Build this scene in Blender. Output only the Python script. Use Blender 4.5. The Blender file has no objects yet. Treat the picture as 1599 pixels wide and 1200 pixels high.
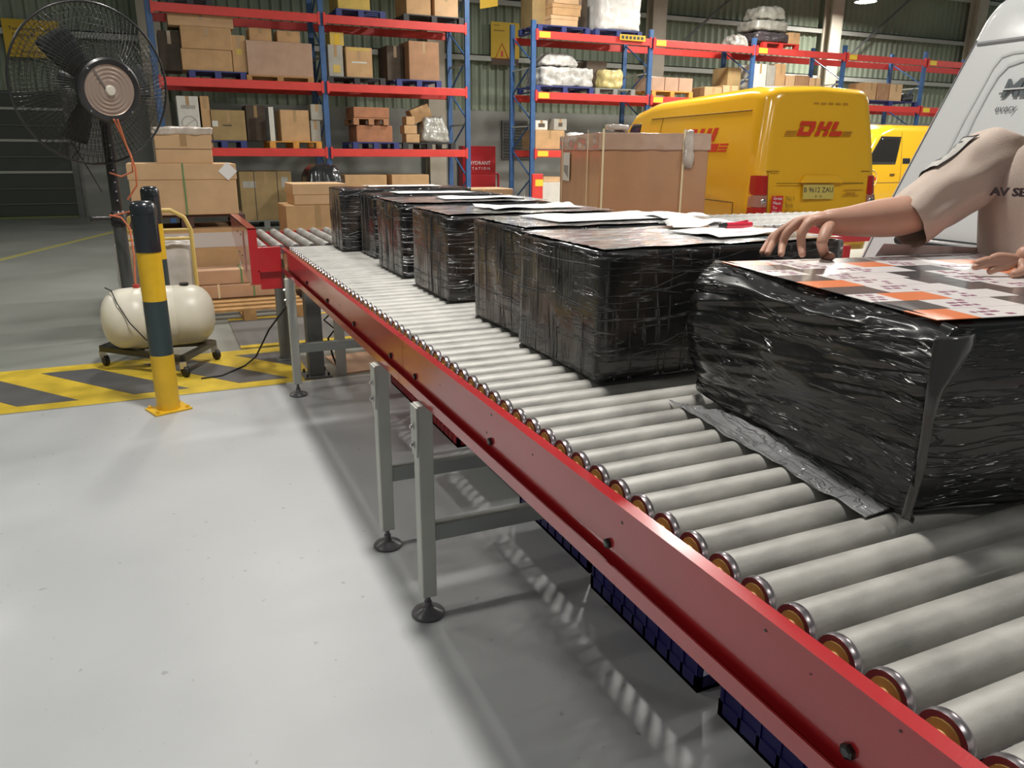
import bpy, bmesh, math, random
from mathutils import Vector, Matrix, noise
random.seed(7)
PI = math.pi
scene = bpy.context.scene
COL = scene.collection

# ------------------------------------------------------------------ camera
CAM = Vector((0, 0, 1.45)); FPX = 1200.0
YAW, PITCH, ROLL = 0.421931532, 0.293137215, 0.00626540026
_f = Vector((math.sin(YAW)*math.cos(PITCH), math.cos(YAW)*math.cos(PITCH), -math.sin(PITCH)))
_r0 = Vector((math.cos(YAW), -math.sin(YAW), 0)); _u0 = _r0.cross(_f)
_r = math.cos(ROLL)*_r0 + math.sin(ROLL)*_u0
_u = -math.sin(ROLL)*_r0 + math.cos(ROLL)*_u0
cam_data = bpy.data.cameras.new('camera'); cam_data.sensor_width = 36.0
cam_data.lens = 36.0*FPX/1599.0; cam_data.clip_end = 200
cam = bpy.data.objects.new('camera', cam_data); COL.objects.link(cam)
M = Matrix((( _r.x, _u.x, -_f.x, CAM.x), (_r.y, _u.y, -_f.y, CAM.y), (_r.z, _u.z, -_f.z, CAM.z), (0,0,0,1)))
cam.matrix_world = M
scene.camera = cam

def at(x, y, X=None, Y=None, Z=None, D=None):
    """a measured sight line cut with a world plane (or taken at a depth D)"""
    d = _f*FPX + _r*(x-800) - _u*(y-600)
    if D is not None: return CAM + d*(D/FPX)
    if X is not None: t = (X-CAM.x)/d.x
    elif Y is not None: t = (Y-CAM.y)/d.y
    else: t = (Z-CAM.z)/d.z
    return CAM + d*t

# ------------------------------------------------------------------ world, lamps, exposure
world = bpy.data.worlds.new('world'); scene.world = world; world.use_nodes = True
bg = world.node_tree.nodes['Background']; bg.inputs[0].default_value = (0.80, 0.86, 0.84, 1); bg.inputs[1].default_value = 0.11
scene.view_settings.view_transform = 'Standard'
try: scene.view_settings.look = 'None'
except Exception: pass
scene.view_settings.exposure = 0.0; scene.view_settings.gamma = 1.0; scene.view_settings.use_curve_mapping = False
LAMPZ = 5.6
LAMPS = [(1.0, 2.7, 255), (1.0, 9.2, 120), (7.2, 2.7, 95), (7.2, 9.2, 430), (13.0, 9.2, 430), (19.0, 9.2, 350),
         (18.95, 17.86, 260), (12.4, 14.2, 300), (7.0, 14.0, 190), (3.5, -2.5, 45), (-4.5, 9.2, 110), (-4.5, 2.7, 60), (26, 12, 250)]
LAMP_OBJS = []
for i, (x, y, p) in enumerate(LAMPS):
    ld = bpy.data.lights.new('lamp_light', 'AREA'); ld.shape = 'DISK'; ld.size = 0.56; ld.energy = p
    ld.color = (1.0, 0.965, 0.90)
    lo = bpy.data.objects.new('lamp_light', ld); LAMP_OBJS.append(lo)

# ------------------------------------------------------------------ materials
MATS = {}
def mat(name, col, rough=0.5, metal=0.0, var=0.0, scale=6.0, bump=0.0, bscale=40.0, coat=0.0, emit=None, estr=0.0,
        alpha=None, spec=0.5, stretch=None, col2=None, rvar=0.0, trans=0.0):
    if name in MATS: return MATS[name]
    m = bpy.data.materials.new(name); m.use_nodes = True; nt = m.node_tree; b = nt.nodes['Principled BSDF']
    b.inputs['Base Color'].default_value = (*col, 1); b.inputs['Roughness'].default_value = rough
    b.inputs['Metallic'].default_value = metal; b.inputs['Specular IOR Level'].default_value = spec
    if coat: b.inputs['Coat Weight'].default_value = coat; b.inputs['Coat Roughness'].default_value = 0.12
    if trans: b.inputs['Transmission Weight'].default_value = trans
    if alpha is not None: b.inputs['Alpha'].default_value = alpha
    if emit: b.inputs['Emission Color'].default_value = (*emit, 1); b.inputs['Emission Strength'].default_value = estr
    tc = None
    def coords():
        nonlocal tc
        if tc is None:
            t = nt.nodes.new('ShaderNodeTexCoord'); mp = nt.nodes.new('ShaderNodeMapping')
            nt.links.new(t.outputs['Object'], mp.inputs[0])
            if stretch: mp.inputs['Scale'].default_value = stretch
            tc = mp
        return tc.outputs[0]
    if var or col2:
        n = nt.nodes.new('ShaderNodeTexNoise'); n.inputs['Scale'].default_value = scale; n.inputs['Detail'].default_value = 6
        nt.links.new(coords(), n.inputs['Vector'])
        r = nt.nodes.new('ShaderNodeValToRGB')
        c2 = col2 if col2 else tuple(max(0, c*(1-var)) for c in col)
        c1 = col if col2 else tuple(min(1, c*(1+var*0.5)) for c in col)
        r.color_ramp.elements[0].position = 0.35; r.color_ramp.elements[0].color = (*c2, 1)
        r.color_ramp.elements[1].position = 0.65; r.color_ramp.elements[1].color = (*c1, 1)
        nt.links.new(n.outputs['Fac'], r.inputs[0]); nt.links.new(r.outputs[0], b.inputs['Base Color'])
        if rvar:
            mr = nt.nodes.new('ShaderNodeMapRange'); mr.inputs['To Min'].default_value = max(0, rough-rvar); mr.inputs['To Max'].default_value = min(1, rough+rvar)
            nt.links.new(n.outputs['Fac'], mr.inputs[0]); nt.links.new(mr.outputs[0], b.inputs['Roughness'])
    if bump:
        n2 = nt.nodes.new('ShaderNodeTexNoise'); n2.inputs['Scale'].default_value = bscale; n2.inputs['Detail'].default_value = 4
        nt.links.new(coords(), n2.inputs['Vector'])
        bp = nt.nodes.new('ShaderNodeBump'); bp.inputs['Strength'].default_value = bump; bp.inputs['Distance'].default_value = 0.01
        nt.links.new(n2.outputs['Fac'], bp.inputs['Height']); nt.links.new(bp.outputs[0], b.inputs['Normal'])
    MATS[name] = m; return m

def film_mat(name, dark, brown, amount, streak=(0.9, 1.0, 11.0), streak2=(7.0, 9.0, 0.7), rough=0.22, glint=0.20, warp=0.045):
    """tight black plastic film: long creases by warped ridged noise, brown carton showing dimly where it is thin"""
    m = bpy.data.materials.new(name); m.use_nodes = True; nt = m.node_tree; N = nt.nodes; L = nt.links
    b = N['Principled BSDF']
    tc = N.new('ShaderNodeTexCoord')
    n1 = N.new('ShaderNodeTexNoise'); n1.inputs['Scale'].default_value = 4.5; n1.inputs['Detail'].default_value = 5
    L.new(tc.outputs['Object'], n1.inputs['Vector'])
    r1 = N.new('ShaderNodeValToRGB'); r1.color_ramp.elements[0].position = 0.62-amount*0.3; r1.color_ramp.elements[0].color = (*dark, 1)
    r1.color_ramp.elements[1].position = 0.80-amount*0.25; r1.color_ramp.elements[1].color = (*brown, 1)
    L.new(n1.outputs['Fac'], r1.inputs[0])
    # creases
    def crease(scl, sc, w, seed):
        mp = N.new('ShaderNodeMapping'); mp.inputs['Scale'].default_value = scl; mp.inputs['Location'].default_value = (seed, seed*2, seed*3)
        mp.inputs['Rotation'].default_value = (0.06*seed, 0.05*seed, 0.0)
        wn = N.new('ShaderNodeTexNoise'); wn.inputs['Scale'].default_value = 3.0; wn.inputs['Detail'].default_value = 2
        L.new(tc.outputs['Object'], wn.inputs['Vector'])
        vm = N.new('ShaderNodeVectorMath'); vm.operation = 'MULTIPLY_ADD'; vm.inputs[1].default_value = (warp, warp, warp)
        L.new(wn.outputs['Color'], vm.inputs[0]); L.new(tc.outputs['Object'], vm.inputs[2]); L.new(vm.outputs[0], mp.inputs[0])
        n = N.new('ShaderNodeTexNoise'); n.inputs['Scale'].default_value = sc; n.inputs['Detail'].default_value = 3
        L.new(mp.outputs[0], n.inputs['Vector'])
        a = N.new('ShaderNodeMath'); a.operation = 'SUBTRACT'; a.inputs[1].default_value = 0.5; L.new(n.outputs['Fac'], a.inputs[0])
        ab = N.new('ShaderNodeMath'); ab.operation = 'ABSOLUTE'; L.new(a.outputs[0], ab.inputs[0])
        mr = N.new('ShaderNodeMapRange'); mr.inputs['From Max'].default_value = w; mr.inputs['To Min'].default_value = 1.0; mr.inputs['To Max'].default_value = 0.0
        L.new(ab.outputs[0], mr.inputs[0]); return mr.outputs[0]
    def masked(c, sc, lo, seed):
        mp = N.new('ShaderNodeMapping'); mp.inputs['Location'].default_value = (seed, seed, seed); L.new(tc.outputs['Object'], mp.inputs[0])
        n = N.new('ShaderNodeTexNoise'); n.inputs['Scale'].default_value = sc; L.new(mp.outputs[0], n.inputs['Vector'])
        r = N.new('ShaderNodeMapRange'); r.inputs['From Min'].default_value = lo; r.inputs['From Max'].default_value = lo+0.16; L.new(n.outputs['Fac'], r.inputs[0])
        k = N.new('ShaderNodeMath'); k.operation = 'MULTIPLY'; L.new(c, k.inputs[0]); L.new(r.outputs[0], k.inputs[1]); return k.outputs[0]
    c1 = masked(crease(streak, 3.2, 0.03, 1.0), 4.0, 0.38, 5.0); c2 = masked(crease(streak2, 2.4, 0.03, 2.3), 5.0, 0.44, 9.0)
    ad = N.new('ShaderNodeMath'); ad.operation = 'MULTIPLY_ADD'; ad.inputs[1].default_value = 0.7; L.new(c2, ad.inputs[0]); L.new(c1, ad.inputs[2])
    bp = N.new('ShaderNodeBump'); bp.inputs['Strength'].default_value = 0.8; bp.inputs['Distance'].default_value = 0.009
    L.new(ad.outputs[0], bp.inputs['Height']); L.new(bp.outputs[0], b.inputs['Normal'])
    # wrinkle highlights painted as pale lines along the creases of the cloudy film
    mixc = N.new('ShaderNodeMix'); mixc.data_type = 'RGBA'
    pw = N.new('ShaderNodeMath'); pw.operation = 'POWER'; pw.inputs[1].default_value = 3.0; L.new(c1, pw.inputs[0])
    ml = N.new('ShaderNodeMath'); ml.operation = 'MULTIPLY'; ml.inputs[1].default_value = glint*2.2; L.new(pw.outputs[0], ml.inputs[0])
    L.new(ml.outputs[0], mixc.inputs[0]); L.new(r1.outputs[0], mixc.inputs[6]); mixc.inputs[7].default_value = (0.55, 0.55, 0.56, 1)
    L.new(mixc.outputs[2], b.inputs['Base Color'])
    b.inputs['Roughness'].default_value = rough; b.inputs['Specular IOR Level'].default_value = 0.6
    b.inputs['Coat Weight'].default_value = 0.35; b.inputs['Coat Roughness'].default_value = 0.08
    MATS[name] = m; return m

# the deep cardboard tones
K_TAN = mat('carton_tan', (0.56, 0.345, 0.17), 0.75, var=0.10, scale=5)
K_PALE = mat('carton_pale', (0.64, 0.42, 0.235), 0.75, var=0.08, scale=5)
K_OLIVE = mat('carton_olive', (0.36, 0.25, 0.11), 0.75, var=0.12, scale=5)
K_BROWN = mat('carton_brown', (0.40, 0.22, 0.12), 0.75, var=0.12, scale=5)
K_PINK = mat('carton_rosy', (0.56, 0.34, 0.21), 0.6, var=0.10, scale=4)
K_GREY = mat('carton_grey', (0.40, 0.38, 0.33), 0.7, var=0.12, scale=5)
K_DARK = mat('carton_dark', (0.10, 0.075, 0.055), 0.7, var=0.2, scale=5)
K_WHITE = mat('carton_white', (0.68, 0.66, 0.60), 0.6, var=0.08, scale=6)
K_YEL = mat('carton_yellow', (0.62, 0.44, 0.10), 0.6, var=0.10, scale=6)
TAPE = mat('packing_tape', (0.42, 0.27, 0.13), 0.3, coat=0.3)
SEAM = mat('carton_seam', (0.12, 0.07, 0.04), 0.9)
STRAPY = mat('strap_cream', (0.85, 0.72, 0.45), 0.5)
STRAPG = mat('strap_green', (0.16, 0.28, 0.12), 0.4)
PAPER = mat('paper', (0.86, 0.85, 0.84), 0.6)
PRINT = mat('print_ink', (0.05, 0.05, 0.055), 0.6)
RED = mat('conveyor_red', (0.50, 0.016, 0.022), 0.35, coat=1.0, var=0.10, scale=3, bump=0.03, bscale=200)
REDBEAM = mat('beam_red', (0.72, 0.055, 0.045), 0.45, var=0.08)
BLUE = mat('upright_blue', (0.045, 0.12, 0.29), 0.45, var=0.15)
GALV = mat('roller_zinc', (0.40, 0.39, 0.365), 0.52, 0.2, var=0.30, scale=16, rvar=0.10, bump=0.05, bscale=120, stretch=(0.5, 1, 1))
STEEL = mat('bright_steel', (0.62, 0.60, 0.60), 0.25, 1.0)
CHROME = mat('end_ring', (0.42, 0.38, 0.40), 0.28, 0.9)
BLACK = mat('black_paint', (0.018, 0.018, 0.019), 0.35, coat=0.3)
BLACKR = mat('black_rubber', (0.015, 0.014, 0.014), 0.6)
BEAR = mat('bearing_ochre', (0.62, 0.36, 0.10), 0.5)
LEGW = mat('leg_cream', (0.56, 0.57, 0.52), 0.45, var=0.06)
LEGG = mat('leg_grey', (0.34, 0.36, 0.34), 0.5, var=0.08)
DGREY = mat('dark_grey_steel', (0.15, 0.155, 0.15), 0.5, var=0.1)
FOOTP = mat('foot_plastic', (0.13, 0.125, 0.135), 0.33)
YEL = mat('safety_yellow', (0.78, 0.47, 0.02), 0.38, var=0.08, scale=9)
BOLBLK = mat('bollard_black', (0.02, 0.025, 0.03), 0.25, coat=0.4)
BOLGRY = mat('bollard_band', (0.035, 0.055, 0.06), 0.40)
TANK = mat('tank_ivory', (0.78, 0.74, 0.62), 0.38, var=0.05)
PIPEY = mat('trolley_yellow', (0.66, 0.47, 0.14), 0.4)
HOSE = mat('hose_orange', (0.62, 0.17, 0.08), 0.45)
VANY = mat('van_yellow', (0.86, 0.47, 0.018), 0.22, coat=0.8, spec=0.5)
VANW = mat('van_white', (0.72, 0.73, 0.73), 0.25, coat=0.7)
LOGOR = mat('logo_red', (0.62, 0.05, 0.02), 0.35)
LOGOD = mat('logo_stripe', (0.50, 0.24, 0.02), 0.4)
GLASSD = mat('tinted_glass', (0.02, 0.018, 0.016), 0.08, spec=0.8)
LENSR = mat('lamp_red', (0.42, 0.02, 0.015), 0.15, coat=0.6)
LENSC = mat('lamp_clear', (0.42, 0.20, 0.15), 0.15, coat=0.6)
PBLUE = mat('pallet_blue', (0.035, 0.05, 0.20), 0.5)
PRED = mat('pallet_red', (0.60, 0.04, 0.03), 0.5)
PWOOD = mat('pallet_wood', (0.46, 0.26, 0.10), 0.75, var=0.2, scale=12)
PORNG = mat('pallet_orange', (0.70, 0.33, 0.06), 0.7, var=0.2, scale=12)
PBLK = mat('pallet_black', (0.03, 0.032, 0.035), 0.5)
PGRN = mat('pallet_grey', (0.25, 0.26, 0.24), 0.6)
FILMC = mat('stretch_film_milky', (0.60, 0.52, 0.45), 0.22, var=0.25, scale=9, bump=0.9, bscale=14, coat=0.5)
FILMS = mat('stretch_film_silver', (0.62, 0.61, 0.58), 0.2, var=0.35, scale=8, bump=1.0, bscale=10, coat=0.6)
FILMW = mat('stretch_film_white', (0.88, 0.87, 0.85), 0.3, var=0.1, scale=8, bump=0.6, bscale=10, coat=0.4)
FILMY = mat('stretch_film_yellow', (0.66, 0.55, 0.24), 0.25, var=0.3, scale=9, bump=1.0, bscale=12, coat=0.5)
FILMTAN = mat('film_over_carton', (0.52, 0.34, 0.24), 0.16, var=0.08, scale=5, bump=0.35, bscale=9, coat=0.7)
BFILM = [film_mat('black_film_a', (0.016, 0.016, 0.017), (0.085, 0.062, 0.048), 0.55),
         film_mat('black_film_b', (0.018, 0.018, 0.020), (0.10, 0.068, 0.052), 0.75, streak=(0.8, 0.9, 13)),
         film_mat('black_film_c', (0.014, 0.014, 0.016), (0.13, 0.095, 0.07), 0.45)]
NFILM = film_mat('black_sheet', (0.010, 0.010, 0.011), (0.020, 0.018, 0.018), 0.4, streak=(1.2, 1.0, 9.0), streak2=(1.5, 1.2, 16.0), rough=0.25, glint=0.05, warp=0.06)
FLAPM = film_mat('loose_film', (0.20, 0.20, 0.205), (0.36, 0.36, 0.37), 0.6, streak=(14, 1.3, 3), rough=0.18, glint=0.25)
SKIN = mat('skin', (0.50, 0.27, 0.19), 0.5, var=0.08, scale=14)
SHIRT = mat('shirt_beige', (0.52, 0.42, 0.36), 0.85, var=0.05, bump=0.15, bscale=300)
TROUS = mat('trousers', (0.05, 0.05, 0.06), 0.85)
HAIR = mat('hair', (0.012, 0.010, 0.009), 0.5)
CRED = mat('crate_red', (0.42, 0.012, 0.02), 0.4)
CGRN = mat('crate_green', (0.01, 0.16, 0.05), 0.4)
CBLU = mat('crate_blue', (0.016, 0.012, 0.13), 0.4)
WALLG = mat('wall_sheet_green', (0.30, 0.35, 0.26), 0.5, var=0.14, scale=0.6)
WALLC = mat('wall_concrete', (0.36, 0.37, 0.34), 0.8, var=0.12, scale=0.8)
COLB = mat('column_beige', (0.58, 0.52, 0.42), 0.6, var=0.06)
GIRT = mat('girt_grey', (0.50, 0.51, 0.46), 0.5)
SHUT = mat('shutter_dark', (0.055, 0.065, 0.05), 0.5)
SIGNY = mat('sign_yellow', (0.70, 0.45, 0.02), 0.5)
CABR = mat('cabinet_red', (0.45, 0.012, 0.02), 0.35)
ORANGE = mat('sticker_orange', (0.85, 0.22, 0.07), 0.3, coat=0.4)
STGREY = mat('sticker_grey', (0.075, 0.078, 0.085), 0.25, coat=0.5)
STWHITE = mat('sticker_white', (0.80, 0.76, 0.76), 0.3, coat=0.4)
PLATEY = mat('plate_yellow', (0.62, 0.50, 0.12), 0.45)
YPAINT = mat('floor_paint_yellow', (0.70, 0.50, 0.05), 0.35, var=0.22, scale=5, spec=0.4)
GPAINT = mat('floor_paint_grey', (0.115, 0.115, 0.115), 0.4, var=0.12, scale=7)

# ------------------------------------------------------------------ mesh helpers
class MB:
    def __init__(s): s.bm = bmesh.new()
    def v(s, p): return s.bm.verts.new(p)
    def face(s, vs):
        try: return s.bm.faces.new(vs)
        except ValueError: return None
    def box(s, a, b, mtx=None):
        x0, y0, z0 = a; x1, y1, z1 = b
        ps = [(x0,y0,z0),(x1,y0,z0),(x1,y1,z0),(x0,y1,z0),(x0,y0,z1),(x1,y0,z1),(x1,y1,z1),(x0,y1,z1)]
        vs = [s.v(mtx @ Vector(p) if mtx else p) for p in ps]
        for f in ((3,2,1,0),(4,5,6,7),(0,1,5,4),(1,2,6,5),(2,3,7,6),(3,0,4,7)): s.face([vs[i] for i in f])
        return s
    def hexa(s, ps):
        vs = [s.v(p) for p in ps]
        for f in ((3,2,1,0),(4,5,6,7),(0,1,5,4),(1,2,6,5),(2,3,7,6),(3,0,4,7)): s.face([vs[i] for i in f])
        return s
    def bar(s, p, q, w, h=None, up=(0,0,1)):
        p = Vector(p); q = Vector(q); h = h or w; d = (q-p).normalized(); u0 = Vector(up)
        if abs(d.dot(u0)) > 0.98: u0 = Vector((1,0,0))
        r = d.cross(u0).normalized()*w/2; u = r.cross(d).normalized()*h/2
        return s.hexa([p-r-u, p+r-u, q+r-u, q-r-u, p-r+u, p+r+u, q+r+u, q-r+u])
    def tube(s, pts, rad, n=8, cap=True, closed=False):
        pts = [Vector(p) for p in pts]; rads = rad if isinstance(rad, (list, tuple)) else [rad]*len(pts)
        rings = []; prev = None
        for i, p in enumerate(pts):
            if closed: d = (pts[(i+1) % len(pts)]-pts[i-1])
            else: d = (pts[min(i+1, len(pts)-1)]-pts[max(i-1, 0)])
            d.normalize()
            if prev is None:
                a = Vector((0,0,1)) if abs(d.z) < 0.9 else Vector((1,0,0)); r = d.cross(a).normalized()
            else: r = (prev - d*prev.dot(d)).normalized()
            prev = r; u = d.cross(r)
            rings.append([s.v(p + (r*math.cos(2*PI*k/n)+u*math.sin(2*PI*k/n))*rads[i]) for k in range(n)])
        m = len(rings)
        for i in range(m if closed else m-1):
            a, b = rings[i], rings[(i+1) % m]
            for k in range(n): s.face([a[k], a[(k+1) % n], b[(k+1) % n], b[k]])
        if cap and not closed: s.face(rings[0][::-1]); s.face(rings[-1])
        return s
    def cyl(s, p, q, r, n=16, r2=None): return s.tube([p, q], [r, r if r2 is None else r2], n)
    def lathe(s, prof, n=24, o=(0,0,0), axis=(0,0,1)):
        """prof: list of (radius, distance along the axis)"""
        o = Vector(o); w = Vector(axis).normalized(); a = Vector((1,0,0)) if abs(w.x) < 0.9 else Vector((0,1,0))
        u = w.cross(a).normalized(); v = w.cross(u)
        rings = []
        for r, h in prof:
            if r < 1e-6: rings.append([s.v(o+w*h)])
            else: rings.append([s.v(o+w*h+(u*math.cos(2*PI*k/n)+v*math.sin(2*PI*k/n))*r) for k in range(n)])
        for a, b in zip(rings, rings[1:]):
            for k in range(n):
                k2 = (k+1) % n
                if len(a) == 1: s.face([a[0], b[k2], b[k]]) if len(b) > 1 else None
                elif len(b) == 1: s.face([a[k], a[k2], b[0]])
                else: s.face([a[k], a[k2], b[k2], b[k]])
        return s
    def prism(s, poly, h0, h1, O=(0,0,0), U=(1,0,0), V=(0,1,0), N=(0,0,1)):
        O = Vector(O); U = Vector(U); V = Vector(V); N = Vector(N)
        a = [s.v(O+U*x+V*y+N*h0) for x, y in poly]; b = [s.v(O+U*x+V*y+N*h1) for x, y in poly]
        s.face(a[::-1]); s.face(b); n = len(poly)
        for i in range(n): s.face([a[i], a[(i+1) % n], b[(i+1) % n], b[i]])
        return s
    def grid(s, P, nu, nv, closed_u=False):
        vs = [[s.v(P(i/nu, j/nv)) for j in range(nv+1)] for i in range(nu+1)]
        for i in range(nu):
            for j in range(nv): s.face([vs[i][j], vs[i+1][j], vs[i+1][j+1], vs[i][j+1]])
        return s
    def build(s, name, m, parent=None, smooth=False, label=None, bevel=0.0, loc=None, ang=40):
        bmesh.ops.recalc_face_normals(s.bm, faces=s.bm.faces[:])
        me = bpy.data.meshes.new(name); s.bm.to_mesh(me); s.bm.free()
        me.materials.append(m)
        if smooth:
            me.polygons.foreach_set('use_smooth', [True]*len(me.polygons))
            if ang: me.set_sharp_from_angle(angle=math.radians(ang))
        o = bpy.data.objects.new(name, me); COL.objects.link(o)
        if parent: o.parent = parent
        if loc: o.location = loc
        if label: o['label'] = label
        if bevel:
            md = o.modifiers.new('bevel', 'BEVEL'); md.width = bevel; md.segments = 2; md.limit_method = 'ANGLE'
        return o

def tag(o, label=None, cat=None, group=None, kind=None):
    if label: o['label'] = label
    if cat: o['category'] = cat
    if group: o['group'] = group
    if kind: o['kind'] = kind
    return o
def thing(name, label, cat, loc=(0,0,0), rz=0.0, group=None):
    o = bpy.data.objects.new(name, None); COL.objects.link(o); o.location = loc; o.rotation_euler = (0, 0, rz)
    o.empty_display_size = 0.1
    return tag(o, label, cat, group)
def child_copy(o, parent, loc=None):
    c = o.copy(); COL.objects.link(c); c.parent = parent
    if loc is not None: c.location = loc
    return c
def text(name, s, size, O, U, V, m, parent=None, ext=0.0008, shear=0.0, align='CENTER', bold=0.0, sx=1.0):
    cu = bpy.data.curves.new(name, 'FONT'); cu.body = s; cu.size = size; cu.extrude = ext; cu.shear = shear; cu.align_x = align; cu.align_y = 'CENTER'
    cu.offset = bold; cu.resolution_u = 2
    cu.materials.append(m)
    tmp = bpy.data.objects.new(name, cu); COL.objects.link(tmp)
    dg = bpy.context.evaluated_depsgraph_get(); dg.update()
    me = bpy.data.meshes.new_from_object(tmp.evaluated_get(dg)); bpy.data.objects.remove(tmp)
    o = bpy.data.objects.new(name, me); COL.objects.link(o)
    U = Vector(U).normalized(); V = Vector(V).normalized(); N = U.cross(V); O = Vector(O)
    o.matrix_basis = Matrix(((U.x*sx, V.x, N.x, O.x), (U.y*sx, V.y, N.y, O.y), (U.z*sx, V.z, N.z, O.z), (0,0,0,1)))
    if parent: o.parent = parent
    return o

# ================================================================== SETTING
# floor: light painted apron in front of the hazard band, older grey concrete behind
def floor_mat(name, c1, c2, rough, sc):
    m = bpy.data.materials.new(name); m.use_nodes = True; nt = m.node_tree; N = nt.nodes; L = nt.links; b = N['Principled BSDF']
    tc = N.new('ShaderNodeTexCoord')
    n = N.new('ShaderNodeTexNoise'); n.inputs['Scale'].default_value = sc; n.inputs['Detail'].default_value = 8; L.new(tc.outputs['Object'], n.inputs['Vector'])
    r = N.new('ShaderNodeValToRGB'); r.color_ramp.elements[0].position = 0.3; r.color_ramp.elements[0].color = (*c2, 1)
    r.color_ramp.elements[1].position = 0.7; r.color_ramp.elements[1].color = (*c1, 1)
    L.new(n.outputs['Fac'], r.inputs[0])
    n3 = N.new('ShaderNodeTexNoise'); n3.inputs['Scale'].default_value = 26; n3.inputs['Detail'].default_value = 2; L.new(tc.outputs['Object'], n3.inputs['Vector'])
    r3 = N.new('ShaderNodeValToRGB'); r3.color_ramp.elements[0].position = 0.24; r3.color_ramp.elements[0].color = (0.55, 0.53, 0.5, 1)
    r3.color_ramp.elements[1].position = 0.30; r3.color_ramp.elements[1].color = (1, 1, 1, 1); L.new(n3.outputs['Fac'], r3.inputs[0])
    mx = N.new('ShaderNodeMix'); mx.data_type = 'RGBA'; mx.blend_type = 'MULTIPLY'; mx.inputs[0].default_value = 0.6
    L.new(r.outputs[0], mx.inputs[6]); L.new(r3.outputs[0], mx.inputs[7]); L.new(mx.outputs[2], b.inputs['Base Color'])
    mr = N.new('ShaderNodeMapRange'); mr.inputs['To Min'].default_value = rough-0.08; mr.inputs['To Max'].default_value = rough+0.1
    L.new(n.outputs['Fac'], mr.inputs[0]); L.new(mr.outputs[0], b.inputs['Roughness']); b.inputs['Specular IOR Level'].default_value = 0.4
    bp = N.new('ShaderNodeBump'); bp.inputs['Strength'].default_value = 0.04; L.new(n3.outputs['Fac'], bp.inputs['Height']); L.new(bp.outputs[0], b.inputs['Normal'])
    return m
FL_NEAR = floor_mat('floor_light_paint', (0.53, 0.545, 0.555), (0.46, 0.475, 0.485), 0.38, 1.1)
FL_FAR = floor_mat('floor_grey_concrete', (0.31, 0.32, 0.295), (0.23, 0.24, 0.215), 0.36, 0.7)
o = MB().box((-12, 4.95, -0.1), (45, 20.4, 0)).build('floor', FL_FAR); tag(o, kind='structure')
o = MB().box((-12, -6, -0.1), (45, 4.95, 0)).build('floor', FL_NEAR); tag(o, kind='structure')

# painted hazard band with slanting grey stripes
band = MB().box((-6, 4.97, 0), (0.80, 5.99, 0.0012)).build('trim_1', YPAINT); tag(band, kind='structure')
for k in range(-7, 4):
    xl = -0.24+0.62*k
    poly = [(xl, 5.84), (xl+0.32, 5.84), (xl+0.90, 5.09), (xl+0.58, 5.09)]
    if xl+0.9 > 0.80:
        def clip(a, b):
            t = (0.76-a[0])/(b[0]-a[0]); return (0.76, a[1]+t*(b[1]-a[1]))
        out = []
        for i in range(4):
            a, b = poly[i], poly[(i+1) % 4]
            if a[0] <= 0.76: out.append(a)
            if (a[0] <= 0.76) != (b[0] <= 0.76): out.append(clip(a, b))
        poly = out
    if len(poly) > 2: MB().prism(poly, 0.0012, 0.0024).build('stripe', GPAINT, band)
# yellow line on the far floor and a painted edge strip
tr = MB().prism([(-6.0, 1.0), (-5.9, 1.0), (0.0, 18.4), (-0.1, 18.5)], 0, 0.001, O=(0, 0, 0)).build('trim_2', mat('faded_line', (0.42, 0.38, 0.12), 0.5)); tag(tr, kind='structure')
tr = MB().box((0.62, 4.93, 0), (2.0, 4.975, 0.0015)).build('trim_3', mat('edge_line', (0.62, 0.62, 0.58), 0.4)); tag(tr, kind='structure')

# far wall: ribbed green sheet above a grey concrete dado
WZ = 2.5
m = MB(); x = -12.0; prof = []
while x < 45:
    prof += [(x, 20.06), (x+0.05, 20.0), (x+0.10, 20.0), (x+0.15, 20.06)]; x += 0.235
a = [m.v((px, py, WZ)) for px, py in prof]; b = [m.v((px, py, 9.0)) for px, py in prof]
for i in range(len(prof)-1): m.face([a[i], a[i+1], b[i+1], b[i]])
o = m.build('wall_back', WALLG); tag(o, kind='structure')
o = MB().box((-12, 20.02, 0), (45, 20.3, WZ)).build('wall_back_base', WALLC); o.name = 'wall_back'; tag(o, kind='structure')
o = MB().box((-12, 19.9, 0), (-1.66, 20.02, 0.06)).build('baseboard_back', mat('kerb_green', (0.20, 0.25, 0.10), 0.6)); tag(o, kind='structure')
o = MB().box((-12.2, -6, 0), (-12, 20.3, 9)).build('wall_left', WALLG); tag(o, kind='structure')
n = 4
for z, dz in ((3.82, 0.10), (5.16, 0.10), (6.5, 0.10)):
    g = MB().box((-12, 19.78, z), (45, 20.0, z+0.025)).box((-12, 19.78, z-0.12), (45, 19.80, z+0.025)).build('trim_%d' % n, GIRT); tag(g, kind='structure'); n += 1
for cx in (-6.2, 0.22, 6.62, 13.1, 19.55, 26.0, 32.4):
    c = MB().box((cx-0.22, 19.42, 0), (cx+0.22, 19.47, 9)).box((cx-0.22, 19.73, 0), (cx+0.22, 19.78, 9)).box((cx-0.02, 19.47, 0), (cx+0.02, 19.73, 9)).build('trim_%d' % n, COLB); tag(c, kind='structure'); n += 1
for x0, x1, z0, z1 in ((13.3, 19.3, 3.9, 8.6), (19.7, 25.8, 3.9, 8.6)):
    br = MB().bar((x0, 19.6, z0), (x1, 19.6, z1), 0.05).build('trim_%d' % n, DGREY); tag(br, kind='structure'); n += 1
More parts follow.
